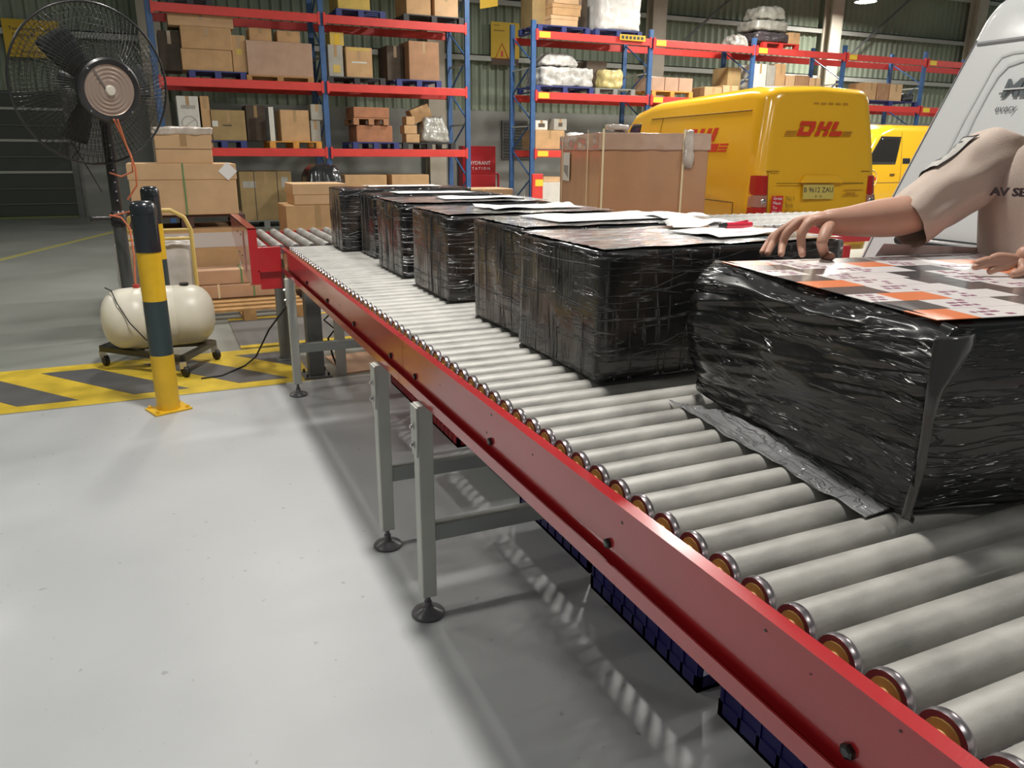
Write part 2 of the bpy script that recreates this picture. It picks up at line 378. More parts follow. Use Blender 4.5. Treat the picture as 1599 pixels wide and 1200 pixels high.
# dark roller shutter at the left with pale rails
d = MB().box((-7.6, 19.86, 0.06), (-1.66, 19.98, 2.62)).build('door_1', SHUT); tag(d, kind='structure')
for z in (0.30, 0.62, 0.95, 1.28, 1.60, 1.92, 2.24, 2.56):
    MB().box((-7.6, 19.83, z), (-1.66, 19.87, z+(0.05 if z in (0.95, 1.60, 2.24) else 0.02))).build('slat', GIRT if z in (0.95, 1.60, 2.24) else DGREY, d)
MB().box((-1.66, 19.8, 0), (-1.54, 20.0, 2.7)).build('door_post', DGREY, d)
# louvre vent
v = MB().box((8.62, 19.94, 1.28), (9.62, 20.02, 2.26)).build('window_1', DGREY); tag(v, kind='structure')
for k in range(12): MB().box((8.68, 19.90, 1.33+k*0.076), (9.56, 19.95, 1.355+k*0.076)).build('slat', mat('louvre', (0.11, 0.12, 0.10), 0.5), v)

# ---------------------------------------------------------------- high-bay lamps
SHADE = mat('lamp_shade', (0.55, 0.56, 0.56), 0.35, 0.6)
GLOW = mat('lamp_glow', (1, 1, 1), 0.5, emit=(1.0, 0.97, 0.92), estr=14)
for i, (x, y, p) in enumerate(LAMPS):
    where = ['above the near end of the roller conveyor', 'above the floor behind the far end of the parcels', 'above the white van', 'above the large yellow van', 'above the smaller yellow van', 'above the far right of the hall',
             'glowing at the top edge of the picture above the right rack', 'above the second bay of the right rack', 'above the gap between the two racks', 'behind the camera', 'above the dark shutter at the left', 'above the floor left of the camera', 'at the far right end of the hall'][i]
    lab = 'round high-bay lamp '+('' if i == 6 else 'hanging ')+where
    t = thing('ceiling_lamp', lab, 'lamp', (x, y, LAMPZ), group='high-bay lamps above the hall')
    MB().lathe([(0.0, 0.40), (0.07, 0.40), (0.09, 0.30), (0.20, 0.17), (0.31, 0.03), (0.31, 0.0), (0.295, 0.0), (0.19, 0.15), (0.0, 0.2)], 28).build('lamp_shade', SHADE, t, True)
    MB().cyl((0, 0, 0.40), (0, 0, 3.2), 0.012, 6).build('hanging_rod', DGREY, t)
    MB().lathe([(0.0, 0.036), (0.285, 0.036), (0.285, 0.028), (0.0, 0.028)], 28).build('lens', GLOW, t)
    lo = LAMP_OBJS[i]; COL.objects.link(lo); lo.parent = t; lo.location = (0, 0, 0.02)

# ================================================================== ROLLER CONVEYORS
RX0, RX1 = 0.690, 1.765       # roller ends
RR = 0.0300; RZ = 0.860
def roller_meshes(L):
    """a roller lying along +X from the origin"""
    m = MB().lathe([(0.0, 0.004), (0.024, 0.004), (0.0275, 0.004), (0.030, 0.010), (0.030, L-0.010), (0.0275, L-0.004), (0.0, L-0.004)], 28, axis=(1, 0, 0))
    r = m.build('roller', GALV, None, True)
    c = MB().lathe([(0.0225, -0.001), (0.0305, -0.001), (0.0315, 0.003), (0.0315, 0.008), (0.0302, 0.011)], 28, axis=(1, 0, 0)).build('end_ring', CHROME, r, True)
    d = MB().lathe([(0.0, -0.006), (0.010, -0.006), (0.011, -0.003), (0.0225, -0.002), (0.0225, 0.003)], 20, axis=(1, 0, 0)).build('bearing', BEAR, r, True)
    return r
def rail(t, x, sgn, y0, y1, joint=False):
    """folded channel rail: narrow top flange, recessed web, bottom lip. x = outer face, sgn = +1 when the web lies to +X"""
    w = 0.024*sgn
    prof = [(x, 0.880), (x+w, 0.880), (x+w, 0.727), (x, 0.727), (x, 0.757), (x+0.004*sgn, 0.757), (x+0.004*sgn, 0.733), (x+0.017*sgn, 0.733), (x+0.017*sgn, 0.872), (x, 0.872)]
    return MB().prism(prof, y0, y1, U=(1, 0, 0), V=(0, 0, 1), N=(0, 1, 0)).build('side_rail', RED, t)
def leg(t, x, y, sgn, ztop=0.727):
    l = MB().box((x-0.024, y-0.026, 0.075), (x+0.024, y+0.026, ztop)).build('leg', LEGW, t, bevel=0.004)
    xo = x-0.024*sgn
    pl = [(-0.030, ztop-0.005), (0.030, ztop-0.005), (0.030, ztop-0.10), (0.022, ztop-0.165), (-0.022, ztop-0.165), (-0.030, ztop-0.10)]
    MB().prism(pl, 0, 0.005, O=(xo-0.005*(sgn > 0), y, 0), U=(0, 1, 0), V=(0, 0, 1), N=(1, 0, 0)).build('bracket', LEGW, l)
    for z in (ztop-0.070, ztop-0.130):
        MB().lathe([(0, -0.012), (0.006, -0.012), (0.0065, -0.005), (0.011, -0.005), (0.011, 0.0), (0, 0)], 10, o=(xo-0.005*sgn, y, z), axis=(sgn, 0, 0)).build('bolt', STEEL, l)
    MB().lathe([(0, 0.0), (0.052, 0.0), (0.055, 0.006), (0.050, 0.014), (0.020, 0.026), (0.013, 0.034), (0.012, 0.05), (0.008, 0.05), (0.008, 0.085), (0, 0.085)], 24, o=(x, y, 0)).build('foot', FOOTP, l, True)
    return l

proto = roller_meshes(RX1-RX0)
def conveyor(label, y0, y1, legs, bolts, rollers_from):
    t = thing('roller_conveyor', label, 'conveyor', (0, 0, 0))
    rail(t, 0.650, 1, y0, y1); rail(t, 1.805, -1, y0, y1)
    y = rollers_from; k = 0
    global proto
    while y < y1-0.02:
        if proto.parent is None and k == 0 and not proto.get('used'):
            r = proto; r['used'] = 1; r.parent = t
        else:
            r = child_copy(proto, t)
            for ch in [c for c in PROTO_KIDS]: child_copy(ch, r)
        r.location = (RX0, y, RZ); r.rotation_euler = (random.uniform(0, 6.28), 0, 0); y += 0.0722; k += 1
    for ly in legs:
        leg(t, 0.652, ly, 1); leg(t, 1.803, ly, -1)
        MB().box((0.676, ly-0.02, 0.27), (1.779, ly+0.02, 0.325)).build('crossbar', LEGG, t, bevel=0.003)
    for by in bolts:
        MB().lathe([(0, -0.008), (0.006, -0.008), (0.010, -0.006), (0.010, 0.0), (0.0, 0.0)], 6, o=(0.667, by, 0.779), axis=(1, 0, 0)).build('bolt', BLACK, t)
    return t
PROTO_KIDS = list(proto.children)
PROTO_KIDS = [o for o in bpy.data.objects if o.parent == proto]
conv_a = conveyor('red-railed roller conveyor module nearest the camera, under the half-opened black parcel', -0.60, 2.355, [-0.1, 2.11], [0.512, 1.058, 1.608, 2.22], 0.062-0.0722*8)
conv_b = conveyor('red-railed roller conveyor module carrying the far end of the row of black parcels', 2.358, 4.93, [2.605, 4.68], [2.50, 3.05, 3.60, 4.15], 2.39)
random.seed(3)
for i in range(26):   # chips in the red paint of the web
    y = random.uniform(0.4, 4.5); z = random.uniform(0.79, 0.865); s = random.uniform(0.0015, 0.004)
    MB().prism([(-s, 0), (0, -s*0.8), (s*1.3, 0), (s*0.3, s)], 0, 0.0004, O=(0.6666, y, z), U=(0, 1, 0), V=(0, 0, 1), N=(-1, 0, 0)).build('paint_chip', BLACK, conv_a if y < 2.35 else conv_b)

# transverse conveyor behind
t = thing('transfer_conveyor', 'cross conveyor with red frame running behind the parcels from the red end guard', 'conveyor', (0, 0, 0))
xr = 0.56; cr = None
while xr < 7.35:
    if cr is None:
        m = MB().lathe([(0.0, 0.0), (0.026, 0.0), (0.028, 0.006), (0.028, 1.094), (0.026, 1.10), (0.0, 1.10)], 18, axis=(0, 1, 0)); cr = m.build('roller', GALV, t, True); o = cr
        cc = MB().lathe([(0.0, -0.004), (0.018, -0.004), (0.0285, -0.001), (0.0285, 0.010)], 16, axis=(0, 1, 0)).build('end_cap', CHROME, cr, True)
    else:
        o = child_copy(cr, t); child_copy(cc, o)
    o.location = (xr, 4.985, 0.862); xr += 0.098
MB().box((1.84, 4.95, 0.72), (7.4, 4.975, 0.868)).box((0.51, 6.09, 0.72), (7.4, 6.115, 0.868)).build('side_rail', RED, t)
MB().box((0.505, 4.935, 0.745), (0.648, 4.975, 0.885)).build('end_plate', RED, t, bevel=0.003)
MB().box((0.515, 4.945, 0.625), (0.648, 4.975, 0.735)).build('lower_plate', RED, t, bevel=0.003)
MB().box((0.505, 4.925, 0.735), (0.648, 4.975, 0.747)).build('end_plate_lip', RED, t)
# upright end guard
g = MB().prism([(4.93, 0.68), (4.93, 0.985), (4.93, 1.00), (6.10, 1.00), (6.10, 0.86), (5.35, 0.66), (5.02, 0.64)], 0, 0.006, O=(0.462, 0, 0), U=(0, 1, 0), V=(0, 0, 1), N=(1, 0, 0)).build('end_guard', RED, t)
MB().box((0.462, 4.925, 0.66), (0.512, 4.935, 1.00)).build('guard_lip', RED, g)
MB().box((0.462, 4.925, 0.994), (0.512, 6.10, 1.003)).build('guard_top_lip', RED, g)
MB().box((0.458, 5.20, 0.70), (0.462, 5.26, 0.96)).build('guard_slot', mat('slot_pink', (0.75, 0.40, 0.36), 0.4), g)
for y in (5.40, 5.62):
    for z in (0.78, 0.92): MB().lathe([(0, -0.004), (0.008, -0.004), (0.008, 0), (0, 0)], 8, o=(0.462, y, z), axis=(1, 0, 0)).build('rivet', STEEL, g)
for x in (1.0, 3.0, 5.2, 7.2):
    for y in (5.06, 6.02): MB().box((x-0.03, y-0.03, 0), (x+0.03, y+0.03, 0.72)).build('leg', LEGW, t)
# square steel column under the corner
t = thing('support_column', 'dark grey square steel column with base plate standing under the conveyor corner', 'column', (0.835, 5.08, 0))
MB().box((-0.05, -0.05, 0.012), (0.05, 0.05, 0.72)).build('post', DGREY, t, bevel=0.004)
MB().box((-0.09, -0.09, 0.0), (0.09, 0.09, 0.012)).build('base_plate', DGREY, t)
for sx in (-1, 1):
    for sy in (-1, 1): MB().cyl((sx*0.07, sy*0.07, 0.012), (sx*0.07, sy*0.07, 0.035), 0.008, 8).build('anchor_bolt', BLACK, t)
t = thing('support_column', 'dark slim steel column beside the furthest white conveyor leg', 'column', (0.71, 5.6, 0))
MB().box((-0.035, -0.035, 0.01), (0.035, 0.035, 0.72)).build('post', DGREY, t)
MB().box((-0.07, -0.07, 0.0), (0.07, 0.07, 0.01)).build('base_plate', DGREY, t)
# cables by the columns
cab = MB().tube([(0.70, 5.35, 0.42), (0.60, 5.5, 0.25), (0.50, 5.55, 0.05), (0.42, 5.5, 0.008), (0.25, 5.3, 0.006), (0.12, 5.28, 0.006)], 0.006, 6).build('cable', BLACKR, smooth=True)
tag(cab, 'thin black cable trailing from the conveyor leg across the yellow hazard band', 'cable')
cab = MB().tube([(0.94, 5.2, 0.50), (1.02, 5.22, 0.47), (0.98, 5.18, 0.40), (0.93, 5.2, 0.35), (1.0, 5.2, 0.28), (0.95, 5.2, 0.22), (0.97, 5.18, 0.1), (1.0, 5.2, 0.01)], 0.007, 6).build('cable', BLACKR, smooth=True)
tag(cab, 'coiled black cable hanging beside the grey square steel column', 'cable')
# branch guide rail on legs further right
t = thing('branch_rail', 'short red steel guide rail on posts seen beneath the forearm', 'rail', (4.12, 4.0, 0), rz=math.atan2(1.15, 0.55))
MB().box((-0.45, -0.02, 0.80), (0.70, 0.02, 0.90)).build('side_rail', RED, t, bevel=0.003)
for x in (-0.35, 0.60): MB().box((x-0.025, -0.025, 0), (x+0.025, 0.025, 0.76)).build('leg', LEGW, t)

# yellow-framed floor scale
t = thing('floor_scale', 'grey floor plate with yellow edge strips let in behind the hazard band', 'floor plate', (1.1, 6.6, 0))
MB().box((-0.66, -0.50, 0.0), (0.9, 0.50, 0.008)).build('plate', mat('scale_plate', (0.16, 0.155, 0.15), 0.5), t)
MB().box((-0.66, -0.58, 0.0), (0.9, -0.50, 0.010)).build('edge_strip', YPAINT, t)
MB().box((-0.66, 0.50, 0.0), (0.9, 0.56, 0.010)).build('edge_strip', YPAINT, t)
# flat carton sheet lying under the conveyor
o = MB().box((-0.3, -0.25, 0.0), (0.35, 0.25, 0.012)).build('carton_sheet', K_PINK, loc=(1.3, 5.3, 0)); o.rotation_euler[2] = 0.1
tag(o, 'flattened brown carton lying on the floor under the conveyor corner', 'carton')

# ---------------------------------------------------------------- stacking crates beneath the conveyor
def crate(label, m, x, y, rz=0, w=0.40, l=0.60, h=0.255, z=0.0):
    t = thing('stacking_crate', label, 'crate', (x, y, z), rz, group='plastic crates beneath the conveyor')
    b = MB().box((-w/2, -l/2, 0), (w/2, l/2, 0.012)).build('base', m, t)
    mb = MB(); T = 0.008
    for a, c in (((-w/2, -l/2, h-0.035), (w/2, -l/2+0.02, h)), ((-w/2, l/2-0.02, h-0.035), (w/2, l/2, h)), ((-w/2, -l/2, h-0.035), (-w/2+0.02, l/2, h)), ((w/2-0.02, -l/2, h-0.035), (w/2, l/2, h))): mb.box(a, c)
    mb.build('rim', m, t)
    mb = MB()
    n = 9
    for i in range(n+1):
        yy = -l/2+0.006+(l-0.024)*i/n
        for sx in (-1, 1): mb.box((min(sx*w/2, sx*(w/2-0.014)), yy, 0.0), (max(sx*w/2, sx*(w/2-0.014)), yy+0.012, h-0.03))
    for i in range(7):
        xx = -w/2+0.006+(w-0.024)*i/6
        for sy in (-1, 1): mb.box((xx, min(sy*l/2, sy*(l/2-0.014)), 0.0), (xx+0.012, max(sy*l/2, sy*(l/2-0.014)), h-0.03))
    for z0, z1 in ((0.0, 0.05), (h*0.5, h*0.55)):
        for sx in (-1, 1): mb.box((min(sx*w/2, sx*(w/2-0.008)), -l/2, z0), (max(sx*w/2, sx*(w/2-0.008)), l/2, z1))
        for sy in (-1, 1): mb.box((-w/2, min(sy*l/2, sy*(l/2-0.008)), z0), (w/2, max(sy*l/2, sy*(l/2-0.008)), z1))
    for sx in (-1, 1): mb.box((min(sx*(w/2-0.004), sx*(w/2-0.007)), -l/2, 0.0), (max(sx*(w/2-0.004), sx*(w/2-0.007)), l/2, h*0.5))
    mb.build('lattice_wall', m, t)
    return t
crate('red slatted crate furthest back under the conveyor, behind the middle white leg', CRED, 1.45, 4.42)
crate('red slatted crate behind the nearest white leg', CRED, 1.45, 3.76)
crate('dark green crate between the red and blue ones under the conveyor', CGRN, 1.50, 3.10)
crate('blue crate next to the green one under the conveyor', CBLU, 1.46, 2.42)
crate('blue crate in the middle of the three under the near rail', CBLU, 1.42, 1.74)
crate('blue crate nearest the camera under the near rail', CBLU, 1.42, 1.02, l=0.66)

# ================================================================== BLACK WRAPPED PARCELS
def lumpy_box(w, l, h, seed, amp=0.004, n=26, rad=0.012, taper=0.0, bulge=None):
    """box with rounded edges and a shrink-wrapped surface, origin at the bottom corner (0,0,0) towards +x +y"""
    bm = bmesh.new(); bmesh.ops.create_cube(bm, size=1.0)
    for v in bm.verts: v.co = Vector(((v.co.x+0.5)*w, (v.co.y+0.5)*l, (v.co.z+0.5)*h))
    bmesh.ops.subdivide_edges(bm, edges=bm.edges[:], cuts=n, use_grid_fill=True)
    bm.normal_update()
    c = Vector((w/2, l/2, h/2)); hs = Vector((w/2, l/2, h/2))
    for v in bm.verts:
        p = v.co-c; q = Vector([max(-hs[i]+rad, min(hs[i]-rad, p[i])) for i in range(3)]); d = p-q
        if d.length > 1e-9: p = q+d.normalized()*rad
        nn = d.normalized() if d.length > 1e-9 else Vector((0, 0, 0))
        s = p+Vector((seed*7.3, seed*3.1, seed))
        a = noise.noise(s*9)*amp + noise.noise(Vector((s.x*30, s.y*30, s.z*8)))*amp*0.45
        p = p+nn*a
        k = (p.z+hs.z)/(2*hs.z)
        if taper: p.y += (0.5-0)*taper*k*(1 if p.y < 0 else -1); p.x += taper*k*(0.5 if p.x < 0 else -0.5)
        if bulge: p = bulge(p, hs)
        v.co = p+c
    return bm
def parcel(label, x, y, z, w, l, h, seed, film, rz=0.0, group='black wrapped parcels on the conveyor'):
    t = thing('wrapped_parcel', label, 'parcel', (x, y, z), rz, group)
    m = MB(); m.bm.free(); m.bm = lumpy_box(w, l, h, seed)
    m.build('wrapped_carton', film, t, True, ang=70)
    # raised folds of the film around the sides: thin welts
    random.seed(seed*11)
    mb = MB()
    for k in range(5):
        yy = random.uniform(0.06, l-0.04); sw = random.uniform(-0.012, 0.012); ph = random.uniform(0, 6)
        mb.tube([(-0.0010, yy+sw*j/10+0.003*math.sin(j*0.5+ph), h*(0.03+0.94*j/10)) for j in range(11)], 0.0012, 4)
    for k in range(26):
        xx = random.uniform(0.03, w*0.85); z0 = random.uniform(0.03, h*0.92); sl = random.uniform(-0.10, 0.30); ln = random.uniform(0.05, 0.20); ph = random.uniform(0, 6)
        mb.tube([(xx+ln*j/8, -0.0008, min(h-0.008, max(0.008, z0+sl*ln*j/8+0.0035*math.sin(j*0.55+ph)))) for j in range(9)], [0.0003, 0.0009, 0.0012, 0.0013, 0.0013, 0.0013, 0.0012, 0.0009, 0.0003], 4)
    for k in range(3):
        zz = random.uniform(0.04, h-0.03); ph = random.uniform(0, 6)
        mb.tube([(-0.0012, l*(0.02+0.96*j/12), zz+0.004*math.sin(j*0.5+ph)) for j in range(13)], 0.0011, 4)
    mb.build('film_fold', mat('film_edge', (0.16, 0.16, 0.165), 0.25, coat=0.5), t, True)
    return t
CZ = 0.890
parcels = [
 ('black wrapped parcel at the far end of the row, against the cross conveyor', 0.94, 4.50, 0.80, 0.34, 0.355, 1, 0),
 ('narrow black wrapped parcel, second from the far end and set back from the rail', 1.04, 4.12, 0.76, 0.33, 0.335, 2, 2),
 ('black wrapped parcel with reddish print showing, third from the far end', 0.985, 3.42, 0.76, 0.46, 0.335, 3, 2),
 ('black wrapped parcel standing apart in the middle of the row with gaps on both sides', 0.975, 2.77, 0.74, 0.475, 0.331, 4, 1),
 ('black wrapped parcel pushed against the back of the big one, brown showing through', 0.985, 2.11, 0.76, 0.42, 0.341, 5, 1),
 ('big black wrapped parcel with the pen and documents on top, next to the opened one', 0.955, 1.602, 0.79, 0.475, 0.334, 6, 0),
]
PT = {}
for (lab, x, y, w, l, h, sd, fm) in parcels:
    PT[sd] = parcel(lab, x, y, CZ, w, l, h, sd, BFILM[fm], rz=random.Random(sd).uniform(-0.012, 0.012))

TOPSHEEN = mat('top_sheen_film', (0.33, 0.325, 0.32), 0.20, var=0.65, scale=7, bump=0.7, bscale=16, coat=0.7, stretch=(1, 3.5, 1))  # pale sheet added to carry the lamp sheen on the parcel tops
for sd, (x, y, w, l, h) in {6: (0.955, 1.602, 0.79, 0.475, 0.334), 5: (0.985, 2.11, 0.76, 0.42, 0.341), 4: (0.975, 2.77, 0.74, 0.475, 0.331), 3: (0.985, 3.42, 0.76, 0.46, 0.335)}.items():
    def topsheen(u, v, w=w, l=l, h=h, sd=sd):
        return (0.006+u*(w-0.012), 0.006+v*(l-0.012), h+0.0035+0.004*abs(noise.noise(Vector((u*4+sd, v*9, sd))))+0.0025*noise.noise(Vector((u*7, v*26+u*8, sd))))
    MB().grid(topsheen, 44, 30).build('top_sheen', TOPSHEEN, PT[sd], True, ang=0)
def sheet(name, label, cat, x, y, z, w, l, rz, m, group=None, curl=0.012, seed=1, n=10, th=0.0008):
    mb = MB()
    def P(u, v):
        q = Vector((u*w, v*l, 0)); return (u*w-w/2, v*l-l/2, max(0, noise.noise(Vector((u*2.2+seed, v*2.2, seed))))*curl + 0.0006)
    mb.grid(P, n, n); o = mb.build(name, m, None, True, ang=0); o.location = (x, y, z); o.rotation_euler = (0, 0, rz)
    md = o.modifiers.new('thick', 'SOLIDIFY'); md.thickness = th; md.offset = 1
    return tag(o, label, cat, group)
pz6 = CZ+0.334+0.010; pz5 = CZ+0.341+0.010
sheet('document', 'white shipping document lying under the red pen on the big wrapped parcel', 'document', 1.50, 1.80, pz6, 0.30, 0.21, 0.1, PAPER, seed=2)
sheet('document', 'white document with a raised corner at the back of the big wrapped parcel', 'document', 1.52, 1.98, pz6+0.002, 0.21, 0.15, -0.3, PAPER, curl=0.05, seed=5)
sheet('document', 'white document on the parcel behind the big one, near its left half', 'document', 1.38, 2.33, pz5, 0.50, 0.27, 0.06, PAPER, seed=7)
sheet('document', 'white document at the right end of the parcel behind the big one', 'document', 1.62, 2.30, pz5+0.001, 0.20, 0.26, 0.0, PAPER, seed=8, curl=0.02)
sheet('document', 'white document on the fourth parcel from the far end, folded up at one corner', 'document', 1.42, 3.00, CZ+0.341, 0.42, 0.22, 0.05, PAPER, seed=9, curl=0.03)
sheet('document', 'white document on the third parcel from the far end', 'document', 1.45, 3.64, CZ+0.345, 0.42, 0.2, 0.0, PAPER, seed=10)
sheet('document', 'white document on the narrow second parcel from the far end', 'document', 1.42, 4.28, CZ+0.341, 0.45, 0.2, 0.0, PAPER, seed=11)
sheet('document', 'white document on the furthest wrapped parcel', 'document', 1.35, 4.66, CZ+0.361, 0.45, 0.2, 0.0, PAPER, seed=12)
# red pen / cutter with a black cap
p = thing('red_pen', 'red cutter pen with a black cap lying on documents on the big wrapped parcel', 'pen', (1.50, 1.785, pz6+0.013), -0.15)
MB().tube([(-0.03, 0, 0.006), (0.02, 0, 0.006), (0.055, 0.006, 0.007)], [0.009, 0.0095, 0.008], 10).build('barrel', mat('pen_red', (0.75, 0.02, 0.06), 0.3, coat=0.4), p, True)
MB().tube([(-0.055, 0.0, 0.007), (-0.03, 0, 0.007)], [0.006, 0.009], 10).build('cap', BLACK, p, True)
MB().tube([(-0.085, -0.004, 0.004), (-0.055, 0.0, 0.006)], [0.002, 0.005], 8).build('tip', STEEL, p, True)
MB().tube([(0.01, 0.006, 0.014), (0.045, 0.008, 0.018)], 0.003, 6).build('clip', mat('pen_red2', (0.6, 0.02, 0.05), 0.3), p, True)

# ---- nearest parcel: half wrapped, printed tape on top, loose sheet hanging to the rollers
NB = thing('opened_parcel', 'nearest black parcel, half wrapped, with orange and white warning tape across its top', 'parcel', (1.045, 0.765, CZ), math.atan2(-0.118, 0.666)*1.0, 'black wrapped parcels on the conveyor')
NW, NL, NH = 0.73, 0.665, 0.318
def nbulge(p, hs):
    k = max(0, min(1, (p.x+hs.x)/(0.10)))
    return p
m = MB(); m.bm.free(); m.bm = lumpy_box(NW, NL, NH, 9, amp=0.003, n=28, rad=0.010)
m.build('wrapped_carton', NFILM, NB, True, ang=70)
# sheet of black film over the left side, billowing, then lying out over the rollers
def drape(u, v):
    # u along y (from -0.02 to NL+0.03), v from the top edge down
    y = -0.028+u*(NL+0.062)
    z = NH*1.0-v*(NH-0.004)
    out = 0.016+0.026*math.sin(PI*v)**0.8*(0.55+0.45*math.sin(PI*u))
    out += 0.030*math.exp(-((u-0.93)/0.10)**2)*(0.3+math.sin(PI*min(1, v*1.3)))
    out += 0.012*noise.noise(Vector((u*2.5, v*5, 2)))+0.006*noise.noise(Vector((u*2.5, v*20-u*7, 5)))+0.0022*noise.noise(Vector((u*3, v*60-u*18, 8)))
    if v < 0.10: out *= (v/0.10)**0.6; out -= 0.006*(1-v/0.10)
    return (-out, y, z+0.008*math.sin(u*9)*(v < 0.08))
dr = MB().grid(drape, 90, 70).build('film_sheet', NFILM, NB, True, ang=0)
md = dr.modifiers.new('thick', 'SOLIDIFY'); md.thickness = 0.0008
# the turned-over edge at the near corner
def edgefold(u, v):
    z = NH*0.97-v*(NH*0.93); a = 0.065*math.exp(-((v-0.03)/0.22)**2)+0.016+0.006*noise.noise(Vector((u*4, v*9, 1)))
    return (-0.036-0.008*math.sin(v*6)+u*a*0.9, -0.030-0.012*math.sin(u*PI)-0.01*math.sin(v*5), z)
fm_ = MB().grid(edgefold, 10, 40).build('folded_edge', mat('film_grey', (0.075, 0.072, 0.07), 0.22, coat=0.6, bump=0.3, bscale=30), NB, True, ang=0)
fm_.modifiers.new('thick', 'SOLIDIFY').thickness = 0.0008
# loose flap on the rollers
inv = Matrix.Rotation(-NB.rotation_euler[2], 4, 'Z')
def loc_nb(p): return inv @ (Vector(p)-Vector(NB.location))
Fa = at(1045, 622, Z=0.897); Fb = at(1352, 806, Z=0.897); Fc = at(1435, 792, Z=0.897); Fd = at(1105, 655, Z=0.897)
def flap(u, v):
    a = Fa.lerp(Fb, u); b = (Fd+Vector((0.05, 0.02, 0))).lerp(Fc+Vector((0.01, 0.02, 0)), u); p = a.lerp(b, v)
    edge = 0.022*noise.noise(Vector((u*4, 3, 1)))*(1-v)
    p.x += edge; y = p.y
    ph = (y-0.062)/0.0722*2*PI
    z = 0.8935-0.0035*(1-math.cos(ph))/2*0.8+0.005*abs(noise.noise(Vector((u*5, v*6, 4))))+0.0035*noise.noise(Vector((u*9, v*40, 7)))*v+0.012*v*v
    return loc_nb((p.x, p.y, max(z, 0.8915)))
fl = MB().grid(flap, 80, 26).build('loose_flap', FLAPM, NB, True, ang=0)
fl.modifiers.new('thick', 'SOLIDIFY').thickness = 0.0006
# printed tape on top: rows of orange / grey / white blocks
random.seed(21)
TZ = NH+0.0045
START = [0, 2, 1, 3, 0, 2, 1, 2, 0]          # colour at the left edge, near to far: 0 orange, 1 and 4 white, 2 and 3 grey
WID = {0: 0.085, 1: 0.07, 2: 0.095, 3: 0.10, 4: 0.15}
rw = (NL-0.012)/9
for row in range(9):
    xx = -0.004; k = START[row]; yy = 0.004+row*rw; first = True
    while xx < NW-0.02:
        L_ = WID[k]+random.uniform(-0.01, 0.02); x1 = min(NW, xx+L_)
        MB().box((xx, yy, TZ), (x1, yy+rw-0.0015, TZ+0.0012)).build('tape_block', {0: ORANGE, 1: STWHITE, 2: STGREY, 3: STGREY, 4: STWHITE}[k], NB)
        if k in (1, 4):
            for q in range(3):
                e = xx+0.012+random.uniform(0.0, 0.02)
                for c in range(3):
                    w2 = random.uniform(0.008, 0.018)
                    if e+w2 < x1-0.005 and random.random() < 0.75: MB().box((e, yy+0.012+q*0.020, TZ+0.0012), (e+w2, yy+0.022+q*0.020, TZ+0.0016)).build('tape_print', mat('tape_ink', (0.22, 0.06, 0.12), 0.5), NB)
                    e += w2+0.006
        xx = x1
        k = 4 if k in (0, 2, 3) else random.choice((0, 2, 3, 4))
# black flap and tape end standing off at the back
MB().prism([(0.42, 0), (0.80, 0.0), (0.80, 0.010), (0.44, 0.030)], 0, 0.002, O=(0, NL+0.01, TZ), U=(1, 0, 0), V=(0, 0, 1), N=(0, 1, 0)).build('lifted_film', mat('film_clear', (0.75, 0.62, 0.60), 0.2), NB)

# ================================================================== YELLOW / BLACK BOLLARDS
def bollard(label, x, y, h, rz):
    t = thing('bollard', label, 'bollard', (x, y, 0), rz, group='yellow and black bollards')
    R = 0.063
    MB().box((-0.105, -0.085, 0), (0.105, 0.085, 0.012)).build('base_plate', YEL, t, bevel=0.003)
    for sx in (-1, 1):
        for sy in (-1, 1): MB().lathe([(0, 0.026), (0.010, 0.026), (0.011, 0.012), (0, 0.012)], 6, o=(sx*0.083, sy*0.064, 0)).build('anchor_bolt', YEL, t)
    z = [0.012, 0.335, 0.645, 0.915, h]
    for k, (nm, mm) in enumerate((('yellow_band', YEL), ('grey_band', BOLGRY), ('yellow_band', YEL))):
        MB().lathe([(0, z[k]), (R, z[k]), (R, z[k+1]), (0, z[k+1])], 36, o=(0, 0, 0)).build(nm, mm, t, True)
    c = z[3]
    MB().lathe([(0, c), (R+0.003, c), (R+0.003, h-0.075), (R+0.001, h-0.073), (R+0.003, h-0.071), (R+0.003, h-0.035), (R-0.006, h-0.014), (R-0.022, h-0.003), (0, h)], 36).build('rubber_cap', BOLBLK, t, True)
    return t
bollard('yellow and black bollard standing in front of the white tank', -0.086, 4.69, 1.190, 0.35)
bollard('yellow and black bollard mostly hidden behind the front one', -0.060, 6.55, 1.190, 0.35)

# ================================================================== MISTING FAN WITH TANK
F = thing('misting_fan', 'large black misting fan on a pole with a white water tank on a wheeled trolley', 'fan', (-0.11, 5.80, 0))
def L2(p): return Vector(p)-Vector((-0.11, 5.80, 0))
# trolley frame
corners = [Vector((-0.37, 0.10, 0)), Vector((0.13, -0.42, 0)), Vector((0.35, -0.02, 0)), Vector((-0.15, 0.45, 0))]
mb = MB()
for i in range(4):
    a = corners[i]+Vector((0, 0, 0.125)); b = corners[(i+1) % 4]+Vector((0, 0, 0.125)); mb.bar(a, b, 0.045, 0.035)
mb.bar(corners[0]+Vector((0, 0, 0.125)), corners[2]+Vector((0, 0, 0.125)), 0.05, 0.03)
mb.build('trolley_frame', BLACK, F)
for c in corners:
    cs = MB().box((c.x-0.022, c.y-0.018, 0.06), (c.x+0.022, c.y+0.018, 0.11)).build('caster_fork', STEEL, F, bevel=0.003)
    MB().lathe([(0, -0.016), (0.035, -0.016), (0.040, -0.010), (0.040, 0.010), (0.035, 0.016), (0, 0.016)], 20, o=(c.x+0.012, c.y, 0.040), axis=(0.9, 0.4, 0)).build('wheel', BLACKR, cs, True)
